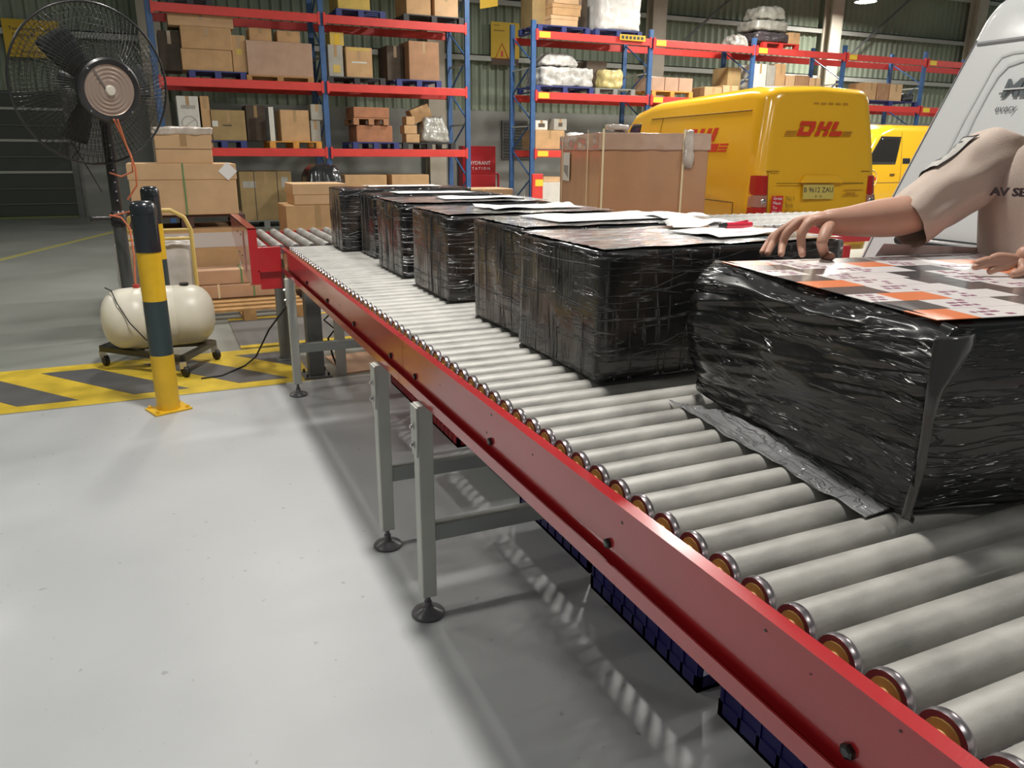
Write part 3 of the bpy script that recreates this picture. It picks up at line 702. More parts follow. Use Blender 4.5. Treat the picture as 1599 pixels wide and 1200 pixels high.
# tank: a lying capsule with flattened ends
prof = []
for k in range(13):
    a = PI/2*k/12; prof.append((0.205*math.sin(a)**0.75, -0.36+0.15*(1-math.cos(a))))
prof += [(0.208, -0.16), (0.208, -0.1), (0.2045, -0.095), (0.208, -0.09), (0.208, 0.10), (0.2045, 0.105), (0.208, 0.11)]
for k in range(12, -1, -1):
    a = PI/2*k/12; prof.append((0.205*math.sin(a)**0.75, 0.36-0.15*(1-math.cos(a))))
MB().lathe(prof, 48, o=(0.02, -0.02, 0.345), axis=(1, 0, 0)).build('water_tank', TANK, F, True)
MB().cyl((0.20, -0.02, 0.548), (0.20, -0.02, 0.568), 0.030, 16).build('tank_cap', BLACK, F, True)
MB().cyl((-0.10, -0.02, 0.54), (-0.10, -0.02, 0.575), 0.022, 12).build('hose_fitting', mat('fitting_red', (0.45, 0.05, 0.04), 0.4), F, True)
# pole
P0 = L2((-0.27, 6.02, 0.12)); P1 = L2((-0.27, 6.02, 1.78))
MB().cyl(P0, P0+Vector((0, 0, 0.86)), 0.042, 18).build('lower_pole', mat('pole_grey', (0.055, 0.06, 0.062), 0.35), F, True)
MB().cyl(P0+Vector((0, 0, 0.80)), P1, 0.034, 18).build('upper_pole', BLACK, F, True)
MB().lathe([(0, -0.05), (0.05, -0.05), (0.05, 0.03), (0.036, 0.05), (0, 0.05)], 18, o=P0+Vector((0, 0, 0.88))).build('pole_collar', BLACK, F, True)
k = P0+Vector((0, 0, 0.88)); MB().tube([k, k+Vector((-0.15, -0.03, 0.0)), k+Vector((-0.17, -0.034, 0))], [0.014, 0.014, 0.026], 12).build('clamp_knob', BLACK, F, True)
for i, dz in enumerate((1.02, 1.08, 1.14, 1.22, 1.30, 1.38)):
    MB().lathe([(0, 0), (0.006, 0), (0.006, 0.006), (0, 0.008)], 8, o=P0+Vector((0.01, -0.036, dz-0.12+0.1)), axis=(0.1, -1, 0)).build('rivet', STEEL, F)
# head
HC = L2(at(145, 134, Y=5.86))
toC = (CAM-(HC+Vector((-0.11, 5.80, 0)))).normalized()
ax = (Matrix.Rotation(0.42, 3, 'Z') @ toC); ax.z -= 0.10; ax.normalize()
su = ax.cross(Vector((0, 0, 1))).normalized(); sv = su.cross(ax)
RG = 0.485
def ringpts(r, d, n=72): return [HC+ax*d+su*r*math.cos(2*PI*i/n)+sv*r*math.sin(2*PI*i/n) for i in range(n)]
def dome(r, s):   # distance along the axis of the guard at radius r
    q = min(1.0, r/RG); return s*(0.13*(1-q**2.6))
mb = MB()
for r, th in ((RG, 0.008),): mb.tube(ringpts(r, 0), th, 6, closed=True)
for s in (1, -1):
    for i in range(9):
        r = RG*(0.30+0.075*i); mb.tube(ringpts(r, dome(r, s), 60), 0.0018, 3, closed=True)
mb.build('guard_ring', BLACK, F, True, ang=0)
for s, nm in ((1, 'front_guard'), (-1, 'rear_guard')):
    mb = MB(); nw = 96
    for i in range(nw):
        pts = []
        for j in range(7):
            r = RG*(0.24+0.76*j/6); a = 2*PI*i/nw+0.16*s*(1-j/6)
            pts.append(HC+ax*dome(r, s)+su*r*math.cos(a)+sv*r*math.sin(a))
        mb.tube(pts, 0.0019, 3, cap=False)
    mb.build(nm, BLACK, F, True, ang=0)
FBL = mat('blade_black', (0.02, 0.024, 0.022), 0.7)
for b in range(3):
    a0 = b*2*PI/3+0.9
    def blade(u, v):
        r = 0.06+u*0.31; a = a0+(v-0.5)*(1.0-0.45*u); tw = (v-0.5)*0.10*(1-0.3*u)
        return HC+ax*(-0.01+tw)+su*r*math.cos(a)+sv*r*math.sin(a)
    bo = MB().grid(blade, 10, 8).build('blade', FBL, F, True, ang=0); bo.modifiers.new('t', 'SOLIDIFY').thickness = 0.002
MB().cyl(HC-ax*0.30, HC-ax*0.06, 0.085, 24).build('motor', BLACK, F, True)
MB().cyl(HC-ax*0.06, HC+ax*0.05, 0.05, 24).build('hub', BLACK, F, True)
DC = HC+ax*0.23
MB().lathe([(0.168, -0.045), (0.186, -0.045), (0.192, -0.02), (0.192, 0.0), (0.180, 0.008), (0.155, 0.004), (0.155, -0.02)], 48, o=DC, axis=ax).build('mist_ring', BLACK, F, True)
MB().cyl(HC+ax*0.05, DC-ax*0.02, 0.03, 12).build('mist_shaft', BLACK, F, True)
pr_ = [(0.158, -0.006)]
r = 0.150
while r > 0.05:
    pr_ += [(r, 0.002 if len(pr_) % 4 < 2 else -0.003)]; r -= 0.006
pr_ += [(0.04, 0.0), (0.0, 0.0)]
MB().lathe(pr_, 48, o=DC, axis=ax).build('mist_disc', mat('mist_disc', (0.38, 0.29, 0.24), 0.3, 0.4), F, True)
MB().lathe([(0.0, 0.020), (0.026, 0.018), (0.032, 0.006), (0.032, 0.0)], 24, o=DC, axis=ax).build('disc_boss', mat('boss_pale', (0.62, 0.58, 0.50), 0.4), F, True)
MB().bar(DC+ax*0.008+su*0.02, DC+ax*0.008+(su*0.62+sv*0.78)*0.15, 0.006).build('water_pipe', STEEL, F)
for a in (0.75, 2.3, 3.9, 5.5):
    MB().lathe([(0, 0.006), (0.006, 0.004), (0.006, 0.0)], 8, o=DC+(su*math.cos(a)+sv*math.sin(a))*0.176+ax*0.006, axis=ax).build('screw', STEEL, F)
MB().tube([HC-ax*0.18-Vector((0, 0, 0.05)), HC-ax*0.18-Vector((0, 0, 0.20)), Vector((P1.x, P1.y, P1.z-0.05))], 0.035, 12).build('neck', BLACK, F, True)
# hoses and cord
b0 = DC-Vector((0, 0, 0.17))
def W(x, y, Y): return L2(at(x, y, Y=Y))
MB().tube([b0, W(192, 215, 5.8), W(206, 245, 5.8), W(208, 268, 5.82), W(190, 276, 5.85), W(172, 270, 5.95)], 0.006, 8).build('hose', HOSE, F, True)
MB().tube([b0+Vector((0.02, 0, 0)), W(198, 228, 5.76), W(212, 262, 5.78), W(214, 290, 5.8), W(200, 312, 5.85)], 0.006, 8).build('hose', HOSE, F, True)
MB().tube([W(172, 336, 5.9), W(190, 340, 5.86), W(203, 356, 5.84), W(210, 400, 5.80), W(212, 445, 5.78), L2((-0.21, 5.78, 0.57))], 0.006, 8).build('hose', HOSE, F, True)
MB().tube([W(172, 338, 5.95), W(205, 330, 5.9), W(225, 345, 5.9), W(232, 352, 5.9)], 0.006, 8).build('hose', HOSE, F, True)
MB().tube([L2((-0.40, 5.80, 0.56)), L2((-0.36, 5.70, 0.555)), L2((-0.33, 5.60, 0.485)), L2((-0.27, 5.55, 0.36)), L2((-0.19, 5.56, 0.24)), L2((-0.10, 5.62, 0.15))], 0.004, 6).build('power_cord', BLACKR, F, True)
MB().tube([W(128, 205, 5.9), W(124, 235, 5.9), W(112, 248, 5.9), W(98, 240, 5.9), W(112, 222, 5.9), W(130, 250, 5.9), W(160, 300, 5.95)], 0.004, 6).build('power_cord', BLACKR, F, True)

# yellow push trolley behind the tank, with a white sack
T = thing('push_trolley', 'yellow tubular push trolley holding a pale plastic-wrapped load behind the tank', 'trolley', (0.02, 7.0, 0))
hx0, hx1, ht = -0.30, 0.19, 0.98
MB().tube([(hx0, 0, 0.12), (hx0, 0, ht-0.16), (hx0+0.04, 0, ht-0.06), (hx0+0.14, 0, ht), (hx1-0.14, 0, ht), (hx1-0.04, 0, ht-0.06), (hx1, 0, ht-0.16), (hx1, 0, 0.12)], 0.017, 12).build('handle_frame', PIPEY, T, True)
MB().cyl((hx0, 0, ht-0.16), (hx1, 0, ht-0.16), 0.013, 10).build('crossbar', PIPEY, T, True)
MB().cyl((hx0, 0, ht-0.23), (hx1, 0, ht-0.23), 0.013, 10).build('crossbar', PIPEY, T, True)
MB().box((-0.40, 0.0, 0.12), (0.22, 0.62, 0.15)).build('deck', PIPEY, T)
for sx in (-0.34, 0.16):
    for y in (0.08, 0.54): MB().lathe([(0, -0.016), (0.055, -0.016), (0.06, -0.01), (0.06, 0.01), (0.055, 0.016), (0, 0.016)], 18, o=(sx, y, 0.06), axis=(1, 0, 0)).build('wheel', BLACKR, T, True)
m = MB(); m.bm.free(); m.bm = lumpy_box(0.60, 0.45, 0.56, 33, amp=0.02, n=14, rad=0.06)
o = m.build('plastic_sack', mat('sack_pale', (0.62, 0.58, 0.55), 0.3, var=0.15, scale=6, bump=0.6, bscale=9), None, True); o.location = (-0.38, 7.06, 0.158)
tag(o, 'pale milky plastic-wrapped load standing on the yellow trolley', 'sack')

# ================================================================== CARTONS, PALLETS
def carton(label, x0, y0, z0, w, d, h, m, rz=0.0, seam='mid', strap=None, sticker=None, group=None, name='carton', lid=0, cat='carton', tape=True, axis='corner'):
    """cardboard box; (x0,y0,z0) = near left bottom corner, w along +x, d along +y before the turn"""
    t = thing(name, label, cat, (x0, y0, z0), rz, group)
    b = MB().box((0, 0, 0), (w, d, h)).build('body', m, t, bevel=min(0.008, 0.06*min(w, d, h)))
    e = 0.0025
    if lid:
        MB().box((-0.008, -0.008, h-lid), (w+0.008, d+0.008, h+0.004)).build('lid', m, t, bevel=0.004)
    elif seam == 'mid':
        MB().box((0.0, d/2-0.003, h-0.002), (w, d/2+0.003, h+0.0012)).build('flap_seam', SEAM, t)
    if tape and not lid:
        MB().box((w/2-0.03, -e*0.6, h-0.22*min(1, h/0.5)), (w/2+0.03, -e*0.6+0.002, h)).build('tape_strip', TAPE, t)
        MB().box((0, d/2-0.03, h), (w, d/2+0.03, h+0.0016)).build('tape_strip', TAPE, t)
    if strap:
        for sx, mm in strap:
            o_ = 0.011 if lid else 0.003
            MB().box((sx*w-0.008, -o_, 0), (sx*w+0.008, -o_+0.002, h+0.004)).build('strap', mm, t)
            MB().box((sx*w-0.008, -o_, h+0.003), (sx*w+0.008, d, h+0.006)).build('strap', mm, t)
    if sticker:
        for (sx, sz, sw, sh, mm) in sticker:
            MB().box((sx*w-sw/2, -e-0.009*(lid > 0), sz*h-sh/2), (sx*w+sw/2, -e*0.3-0.009*(lid > 0), sz*h+sh/2)).build('label_sticker', mm, t)
    return t
def pallet(label, x0, y0, z0, w, d, m, h=0.13, group='pallets', nb=5):
    t = thing('pallet', label, 'pallet', (x0, y0, z0), 0, group)
    for i in range(nb):
        yy = i*(d-0.1)/(nb-1); MB().box((0, yy, h-0.022), (w, yy+0.1, h)).build('top_board', m, t)
    for i in range(3):
        xx = i*(w-0.11)/2
        for j in range(2):
            yy = j*(d-0.12); MB().box((xx, yy, 0.018), (xx+0.11, yy+0.12, h-0.022)).build('block', m, t)
        MB().box((xx, 0, 0), (xx+0.11, d, 0.018)).build('bottom_board', m, t)
    return t
def lump(name, label, cat, x0, y0, z0, w, d, h, m, seed, amp=0.03, group=None, dome=0.0, rad=0.06):
    mb = MB(); mb.bm.free(); bm = lumpy_box(w, d, h, seed, amp=amp, n=12, rad=min(rad, 0.3*min(w, d, h)))
    if dome:
        for v in bm.verts:
            k = max(0, min(1, v.co.z/h)); s = 1-dome*k**1.6
            v.co.x = w/2+(v.co.x-w/2)*s; v.co.y = d/2+(v.co.y-d/2)*s
    mb.bm = bm; o = mb.build(name, m, None, True, ang=60); o.location = (x0, y0, z0); return tag(o, label, cat, group)

# ---- pallet stack behind the tank
pallet('wooden pallet under the tall carton stack behind the white tank', -0.42, 7.98, 0.0, 1.30, 0.9, PWOOD, group=None)
b = carton('tall brown carton with clear tape round its top, base of the tall stack', -0.36, 8.05, 0.13, 1.02, 0.75, 0.60, K_TAN, seam='none', tape=False)
MB().box((-0.003, -0.003, 0.42), (1.023, 0.004, 0.56)).build('clear_film', mat('clear_band', (0.66, 0.60, 0.56), 0.15, coat=0.8), b)
carton('long flat carton lying low in front of the tall stack, topmost of the two', 0.14, 7.66, 0.245, 0.66, 0.30, 0.135, K_PINK, strap=[(0.74, STRAPG)], tape=False, group='long flat cartons')
carton('long flat carton lowest in front of the tall stack by the conveyor leg', 0.17, 7.62, 0.12, 0.90, 0.34, 0.122, K_PINK, strap=[(0.27, STRAPY), (0.62, STRAPG)], tape=False, group='long flat cartons')
pallet('low wooden pallet carrying the long flat cartons', 0.12, 7.05, 0.0, 1.0, 0.88, PWOOD, h=0.115, group=None)
pallet('pallet in painted shade between the lower and upper cartons of the tall stack', -0.30, 8.08, 0.735, 1.05, 0.75, mat('pallet_shade', (0.10, 0.05, 0.04), 0.7), h=0.12, group=None)  # shade of the gap between the cartons is put into this pallet's colour
b = carton('large lidded carton with a white diamond label and a green strap', -0.235, 8.05, 0.86, 0.93, 0.75, 0.465, K_PALE, lid=0.14, strap=[(0.50, STRAPG)], tape=False)
MB().prism([(0, -0.085), (0.085, 0), (0, 0.085), (-0.085, 0)], 0, 0.002, O=(0.86, -0.013, 0.40), U=(1, 0, 0), V=(0, 0, 1), N=(0, -1, 0)).build('diamond_label', PAPER, b)
b = carton('carton with a crumpled clear film cap on top of the lidded one', 0.02, 8.12, 1.328, 0.49, 0.45, 0.28, K_PALE, seam='none')
MB().box((-0.004, -0.004, 0.13), (0.494, 0.454, 0.134)).build('flap_seam', SEAM, b)
m = MB(); m.bm.free(); m.bm = lumpy_box(0.53, 0.48, 0.075, 41, amp=0.012, n=16, rad=0.02)
m.build('film_cap', FILMC, b, True, ang=80, loc=(-0.02, -0.015, 0.255))

# ---- two cartons behind the cross conveyor, and the dark group under the rack
pallet('wooden pallet under the two tan cartons behind the cross conveyor', 1.05, 7.95, 0, 0.95, 0.7, PWOOD, group=None)
carton('tan carton with a yellow side, lower of the two behind the cross conveyor', 1.13, 8.0, 0.13, 0.62, 0.55, 0.80, K_TAN)
carton('flat tan carton on top of the taller one behind the cross conveyor', 1.22, 8.02, 0.932, 0.52, 0.5, 0.20, K_PALE, lid=0.10, tape=False)
pallet('pale pallet under the olive carton beneath the left rack', 1.35, 16.1, 0, 1.1, 0.9, PGRN, group=None)
carton('olive brown carton with white marks standing under the left rack', 1.45, 16.12, 0.13, 0.98, 0.8, 0.93, K_OLIVE, strap=[(0.28, K_DARK), (0.72, K_DARK)], sticker=[(0.12, 0.74, 0.12, 0.12, K_GREY), (0.24, 0.74, 0.12, 0.12, K_GREY), (0.86, 0.78, 0.12, 0.2, K_GREY)])
lump('covered_load', 'dark plastic-covered load with pale tape strips under the left rack', 'covered load', 2.42, 14.7, 0.0, 0.88, 1.0, 1.2, mat('dark_plastic', (0.02, 0.022, 0.022), 0.2, coat=0.5, bump=0.8, bscale=6), 51, amp=0.05, dome=0.35, rad=0.2)
for i, (x0, w) in enumerate(((3.45, 0.86), (4.42, 0.80))):
    carton('low pale yellow carton under the left rack, %s of the pair behind the parcels' % ('left' if i == 0 else 'right'), x0, 15.95, 0.0, w, 0.7, 0.99, K_YEL if 0 else K_TAN, tape=False, group='pale cartons under the left rack')
for i, (x0, w) in enumerate(((3.02, 0.27), (3.30, 0.23), (3.54, 0.38))):
    carton(['leftmost', 'middle', 'rightmost'][i]+' of the three tan cartons in a row just behind the wrapped parcels', x0, 8.7, 0.13, w-0.012, 0.5, 0.90, K_PALE, tape=False, group='tan cartons in a row behind the parcels')
pallet('wooden pallet under the three tan cartons behind the parcels', 2.98, 8.65, 0, 0.98, 0.6, PWOOD, group=None)

# ================================================================== PALLET RACKS
RY = 16.0; RD = 1.1; LV = (1.42, 2.63, 3.84)     # beam bottoms-to-tops centred on these
BH = 0.15
def rack(label, xs, ztop, y0=RY, tags=False, skip=()):
    t = thing('pallet_rack', label, 'rack', (xs[0], y0, 0), group=None)
    X = lambda x: x-xs[0]
    for i, x in enumerate(xs):
        for k, y in enumerate((0.0, RD)):
            c = mb = MB(); a = X(x)
            mb.prism([(a-0.05, y-0.035), (a+0.05, y-0.035), (a+0.05, y+0.035), (a+0.02, y+0.035), (a+0.02, y+0.02), (a+0.035, y+0.02), (a+0.035, y-0.02), (a-0.035, y-0.02), (a-0.035, y+0.02), (a-0.02, y+0.02), (a-0.02, y+0.035), (a-0.05, y+0.035)], 0.01, ztop+(0 if k == 0 else 0.05))
            o = mb.build('upright', BLUE, t)
            MB().box((a-0.07, y-0.06, 0), (a+0.07, y+0.06, 0.01)).build('base_plate', BLUE, o)
        z = 0.3; s = 0
        while z < ztop-0.6:
            mb = MB(); mb.bar((X(x), 0.02 if s else RD-0.02, z), (X(x), RD-0.02 if s else 0.02, z+0.6), 0.03, 0.02); mb.build('brace', BLUE, t); z += 0.6; s = 1-s
        for z in (0.3, 2.0, 3.2):
            MB().bar((X(x), 0.02, z), (X(x), RD-0.02, z), 0.03, 0.03).build('tie', GIRT, t)
    for i in range(len(xs)-1):
        for lv in LV:
            if (i, lv) in skip: continue
            for y in (-0.06, RD+0.06):
                bm_ = MB().box((X(xs[i])+0.052, y-0.022, lv-BH/2), (X(xs[i+1])-0.052, y+0.022, lv+BH/2)).build('beam', REDBEAM, t, bevel=0.006)
                if y < 0:
                    for e in (0, 1):
                        xx = X(xs[i])+0.052 if e == 0 else X(xs[i+1])-0.052
                        MB().box((xx-0.02, y-0.027, lv-0.11), (xx+0.02, y+0.024, lv+0.11)).build('beam_connector', REDBEAM, bm_)
                    if tags:
                        MB().box((X(xs[i])+0.10, y-0.026, lv-0.055), (X(xs[i])+0.36, y-0.022, lv+0.06)).build('tag_yellow', mat('tag_yellow', (0.85, 0.62, 0.05), 0.5), bm_)
                        text('tag_text', 'A-%d' % (i+1) if 0 else '', 0.08, (0, 0, 0), (1, 0, 0), (0, 0, 1), PRINT, bm_) if 0 else None
    return t
XA = (0.20, 3.17, 6.12); XB = (7.63, 10.58, 13.53, 16.48, 19.43, 22.4)
rack('blue and red pallet rack at the left, two bays wide behind the fan', XA, 5.2)
rk = rack('blue and red pallet rack at the right with yellow tags, running behind the yellow vans', XB, 4.12, tags=True)
# yellow rack sign on the upper beam
MB().box((2.05, -0.13, 3.84), (2.72, -0.125, 3.96)).build('rack_sign', SIGNY, rk)
for i in range(6): MB().box((2.10+i*0.10, -0.134, 3.87), (2.16+i*0.10, -0.130, 3.93)).build('sign_block', PRINT, rk)
Z1, Z2, Z3 = [l+BH/2+0.003 for l in LV]
UPR = XA+XB
def clampx(x0, w):
    for u in UPR:
        if x0 < u+0.065 and x0+w > u-0.065:
            x0 = u+0.067 if (x0+w/2) > u else u-0.067-w
    return x0
def rx(px, py): return at(px, py, Y=RY-0.02).x
def rz_(px, py): return at(px, py, Y=RY-0.02).z
def RB(label, px0, py0, px1, zb, m, d=0.7, dy=0.05, pallet_h=0.13, **kw):
    """carton standing on a pallet of a rack level, its front measured in the photo"""
    x0, x1 = rx(px0, (py0)), rx(px1, py0); zt = at((px0+px1)/2, py0, Y=RY+dy).z
    return carton(label, clampx(x0, x1-x0-0.01), RY+dy, zb+pallet_h, x1-x0-0.01, d, max(0.08, zt-zb-pallet_h), m, **kw)
def RP(label, px0, px1, py, zb, m, **kw):
    x0, x1 = rx(px0, py), rx(px1, py); return pallet(label, clampx(x0, x1-x0), RY-0.03, zb, x1-x0, 1.0, m, **kw)
G = 'pallets on the racks'
# left rack, middle level
RP('dark blue pallet at the left end of the middle level of the left rack', 295, 385, 110, Z2, PBLUE, group=G)
b = carton('large tan carton, lower of two on the left end of the middle rack level', rx(284, 90), RY+0.02, Z2+0.13, 0.86, 0.8, 0.36, K_TAN, seam='none', tape=False)
b = carton('upper of two large tan cartons on the left end of the middle rack level', rx(283, 60), RY+0.02, Z2+0.495, 0.86, 0.8, 0.37, K_TAN)
b = carton('wide tan carton overhanging the two large ones on the middle rack level', rx(262, 30), RY+0.05, Z2+0.868, 1.10, 0.7, 0.20, K_PALE)
RB('narrow upright tan carton beside the two large ones on the middle rack level', 361, 55, 384, Z2, K_TAN, sticker=[(0.5, 0.55, 0.1, 0.1, K_YEL)])
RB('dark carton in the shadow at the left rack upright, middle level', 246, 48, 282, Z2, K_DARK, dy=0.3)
RP('wooden pallet under the film-wrapped crate on the middle rack level', 384, 490, 116, Z2, PWOOD, group=G, h=0.09)
b = carton('film-wrapped wide pale crate on the middle level of the left rack', rx(384, 63), RY+0.0, Z2+0.09, rx(487, 63)-rx(384, 63), 0.9, 0.60, FILMTAN, seam='none', tape=False)
carton('small tan carton, left of two standing on the film-wrapped crate', rx(390, 45), RY+0.1, Z2+0.70, 0.40, 0.5, 0.22, K_TAN)
carton('small tan carton, right of two standing on the film-wrapped crate', rx(434, 48), RY+0.1, Z2+0.70, 0.42, 0.5, 0.20, K_TAN)
RP('dark pallet under the grey and yellow cartons, middle level right of the centre upright', 510, 600, 125, Z2, PBLK, group=G)
RB('grey film-wrapped carton beside the centre upright on the middle rack level', 513, 70, 537, Z2, K_GREY, sticker=[(0.55, 0.25, 0.14, 0.14, K_YEL)])
carton('small yellow-taped carton on top of the grey wrapped one', rx(517, 60), RY+0.08, rz_(530, 71)+0.006, 0.27, 0.4, 0.24, K_YEL, sticker=[(0.5, 0.5, 0.1, 0.2, SIGNY)])
RB('square tan carton with yellow tape along its top, middle rack level', 541, 74, 583, Z2, K_TAN, sticker=[(0.5, 0.93, 0.42, 0.05, K_YEL), (0.5, 0.5, 0.3, 0.03, K_WHITE)])
RP('blue pallet at the right end of the middle level of the left rack', 620, 690, 128, Z2, PBLUE, group=G)
RB('large brown carton at the right end of the middle rack level', 640, 65, 688, Z2, K_BROWN)
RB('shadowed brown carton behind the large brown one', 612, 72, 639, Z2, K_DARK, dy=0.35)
# left rack, lower level
RP('dark blue pallet under the olive carton on the lowest rack level', 315, 386, 222, Z1, PBLUE, group=G)
b = RB('white printed carton with a round emblem at the left end of the lowest rack level', 275, 150, 310, Z1, K_WHITE, pallet_h=0.0, dy=0.02)
cx_ = (rx(310, 150)-rx(275, 150))/2; hh = 0.80
MB().tube([(cx_+0.13*math.cos(a*PI/12), -0.004, 0.42+0.13*math.sin(a*PI/12)) for a in range(24)], 0.006, 4, closed=True).build('emblem_ring', K_GREY, b)
MB().bar((cx_-0.1, -0.004, 0.36), (cx_+0.1, -0.004, 0.50), 0.01, 0.01).build('emblem_bar', K_GREY, b)
MB().box((cx_-0.12, -0.004, 0.68), (cx_+0.12, -0.001, 0.74)).build('emblem_word', K_GREY, b)
RB('thin upright tan carton leaning by the white printed one', 312, 150, 327, Z1, K_TAN, pallet_h=0.0, dy=0.02)
RB('olive carton with a pale round label on the lowest rack level', 329, 172, 383, Z1, K_OLIVE, sticker=[(0.1, 0.55, 0.1, 0.1, K_WHITE), (0.45, 0.5, 0.16, 0.025, K_DARK)], dy=0.0)
RP('orange wooden pallet on the lowest rack level left of the centre upright', 422, 503, 225, Z1, PORNG, group=G)
RB('square tan carton on the orange pallet', 438, 172, 484, Z1, K_TAN)
b = MB().box((0, 0, 0), (0.09, 0.05, 0.62)).build('white_post', K_WHITE, loc=(rx(421, 180), RY+0.05, Z1+0.13)); tag(b, 'white upright board standing on the orange pallet', 'board')
RB('small grey carton stack beside the centre upright, lowest level', 486, 188, 502, Z1, K_GREY)
carton('small grey box hanging over the stack beside the centre upright', rx(486, 170), RY+0.02, rz_(490, 188)+0.008, 0.23, 0.3, 0.29, K_GREY)
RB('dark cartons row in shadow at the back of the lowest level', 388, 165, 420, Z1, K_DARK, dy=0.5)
RP('dark blue pallet under the brown crates on the lowest rack level', 552, 624, 230, Z1, PBLUE, group=G)
RB('brown wooden crate, lower of two stacked on the lowest rack level', 558, 196, 615, Z1, mat('crate_brown', (0.42, 0.18, 0.09), 0.7, var=0.15), tape=False)
pallet('brown pallet between the two brown crates on the lowest rack level', rx(553, 190), RY, rz_(585, 196)+0.01, 0.72, 0.8, mat('pallet_brown', (0.42, 0.20, 0.10), 0.7), group=None)
carton('brown wooden crate, upper of two stacked on the lowest rack level', rx(553, 175), RY, rz_(585, 196)+0.145, 0.72, 0.7, 0.20, MATS['crate_brown'], tape=False)
RP('dark pallet at the right end of the lowest level of the left rack', 630, 712, 232, Z1, PBLK, group=G)
for i, (py, px0, px1) in enumerate(((206, 636, 657), (192, 633, 653), (177, 636, 649))):
    zb = Z1+0.13+i*0.172; x0 = rx(px0, py)
    carton(['lowest', 'middle', 'topmost'][i]+' of three small tan boxes left of the silver bag', x0, RY+0.05, zb, rx(px1, py)-x0, 0.3, 0.165, K_TAN, tape=False, group='small tan boxes stacked on the rack')
c = carton('tan carton tilted against the silver bag on the lowest rack level', rx(654, 180), RY+0.25, Z1+0.50, 0.42, 0.35, 0.28, K_TAN); c.rotation_euler = (0, -0.38, 0)
lump('wrapped_bag', 'silver film-wrapped bag at the right end of the lowest rack level', 'bag', rx(661, 200), RY+0.05, Z1+0.13, 0.62, 0.6, 0.52, mat('film_grey2', (0.38, 0.37, 0.33), 0.22, var=0.3, scale=8, bump=1.0, bscale=10, coat=0.5), 61, amp=0.04, dome=0.35)
# left rack, top level
RP('dark pallet at the left of the top level of the left rack', 262, 332, 4, Z3, PBLK, group=G)
RP('dark blue pallet with a yellow load at the top of the picture', 525, 602, 15, Z3, PBLUE, group=G)
carton('yellow load at the top edge of the picture on the dark blue pallet', rx(528, 2), RY, Z3+0.13, 0.62, 0.8, 0.35, K_YEL)
RP('dark pallet at the right end of the top level of the left rack', 632, 726, 26, Z3, PBLK, group=G)
carton('tan carton at the right end of the top rack level, left of the pair', rx(636, 10), RY+0.02, Z3+0.13, 0.50, 0.8, 0.5, K_TAN)
carton('pale carton at the right end of the top rack level, right of the pair', rx(680, 10), RY+0.02, Z3+0.13, 0.50, 0.8, 0.5, K_PALE)
# right rack, top level
RP('bright blue pallet at the left of the top level of the right rack', 840, 922, 42, Z3, PBLUE, group=G)
for i, (h0, h1, a, b_) in enumerate(((0.13, 0.33, 862, 904), (0.34, 0.56, 864, 908), (0.57, 0.80, 866, 905))):
    x0 = rx(a, 20); carton(['lowest', 'middle', 'topmost'][i]+' of the flat tan cartons stacked on the bright blue pallet', x0, RY, Z3+h0, rx(b_, 20)-x0, 0.8, h1-h0, K_PALE if i != 1 else K_TAN, lid=0.07, tape=False, group='flat tan cartons on the top rack level')
carton('dark olive carton left of the flat cartons on the bright blue pallet', rx(842, 15), RY+0.3, Z3+0.13, 0.32, 0.6, 0.66, K_OLIVE)
RP('bright blue pallet under the white wrapped load', 930, 1003, 48, Z3, PBLUE, group=G)
lump('wrapped_load', 'bright white film-wrapped load on the top level of the right rack', 'wrapped load', rx(940, 20), RY, Z3+0.13, rx(1003, 20)-rx(940, 20), 0.9, 0.78, FILMW, 71, amp=0.03)
carton('dark carton left of the white wrapped load, top level of the right rack', rx(906, 20), RY+0.3, Z3+0.13, 0.36, 0.6, 0.62, K_DARK)
# right rack, middle level
RP('blue pallet under the silver wrapped load', 836, 926, 142, Z2, PBLUE, group=G)
x0 = rx(849, 110); w_ = rx(928, 110)-x0
b = lump('wrapped_load', 'silver film-wrapped heap of white parcels on the middle level of the right rack', 'wrapped load', x0, RY, Z2+0.13, w_, 0.9, 0.40, FILMS, 72, amp=0.04, rad=0.04)
lump('wrapped_load', 'crumpled silver film peak on top of the wrapped white parcels', 'wrapped load', x0+0.05, RY+0.1, Z2+0.56, w_*0.72, 0.7, 0.27, FILMS, 73, amp=0.05, dome=0.4)
RP('grey pallet under the yellow wrapped load', 930, 992, 143, Z2, PGRN, group=G)
carton('tall dark carton behind the yellow wrapped load', rx(930, 95), RY+0.35, Z2+0.13, 0.52, 0.5, 0.60, K_DARK, tape=False)
lump('wrapped_load', 'yellow film-wrapped parcel on the grey pallet, middle level of the right rack', 'wrapped load', rx(944, 120), RY, Z2+0.13, 0.52, 0.6, 0.40, FILMY, 74, amp=0.03)
RP('yellow wooden pallet right of the second upright, middle level', 1018, 1082, 146, Z2, PORNG, group=G)
for i in range(3):
    x0 = rx(1018+i*22, 128)
    carton(['left', 'middle', 'right'][i]+' rosy film-wrapped carton on the yellow pallet behind the van roof', x0, RY, Z2+0.13, rx(1018+i*22+21, 128)-x0, 0.7, 0.30, FILMTAN, seam='none', tape=False, group='rosy wrapped cartons')
def RL(label, a, top, b_, m=K_TAN, zb=None, dy=0.0, group=None):
    zb = Z2 if zb is None else zb
    x0 = rx(a, top); zt = at((a+b_)/2, top, Y=RY).z
    return carton(label, clampx(x0, rx(b_, top)-x0-0.01), RY+dy, zb, rx(b_, top)-x0-0.01, 0.6, max(0.1, zt-zb), m, group=group, tape=(b_-a) > 14)
RL('tan carton pile just above the van roof, left of the third upright', 1102, 136, 1130, K_TAN)
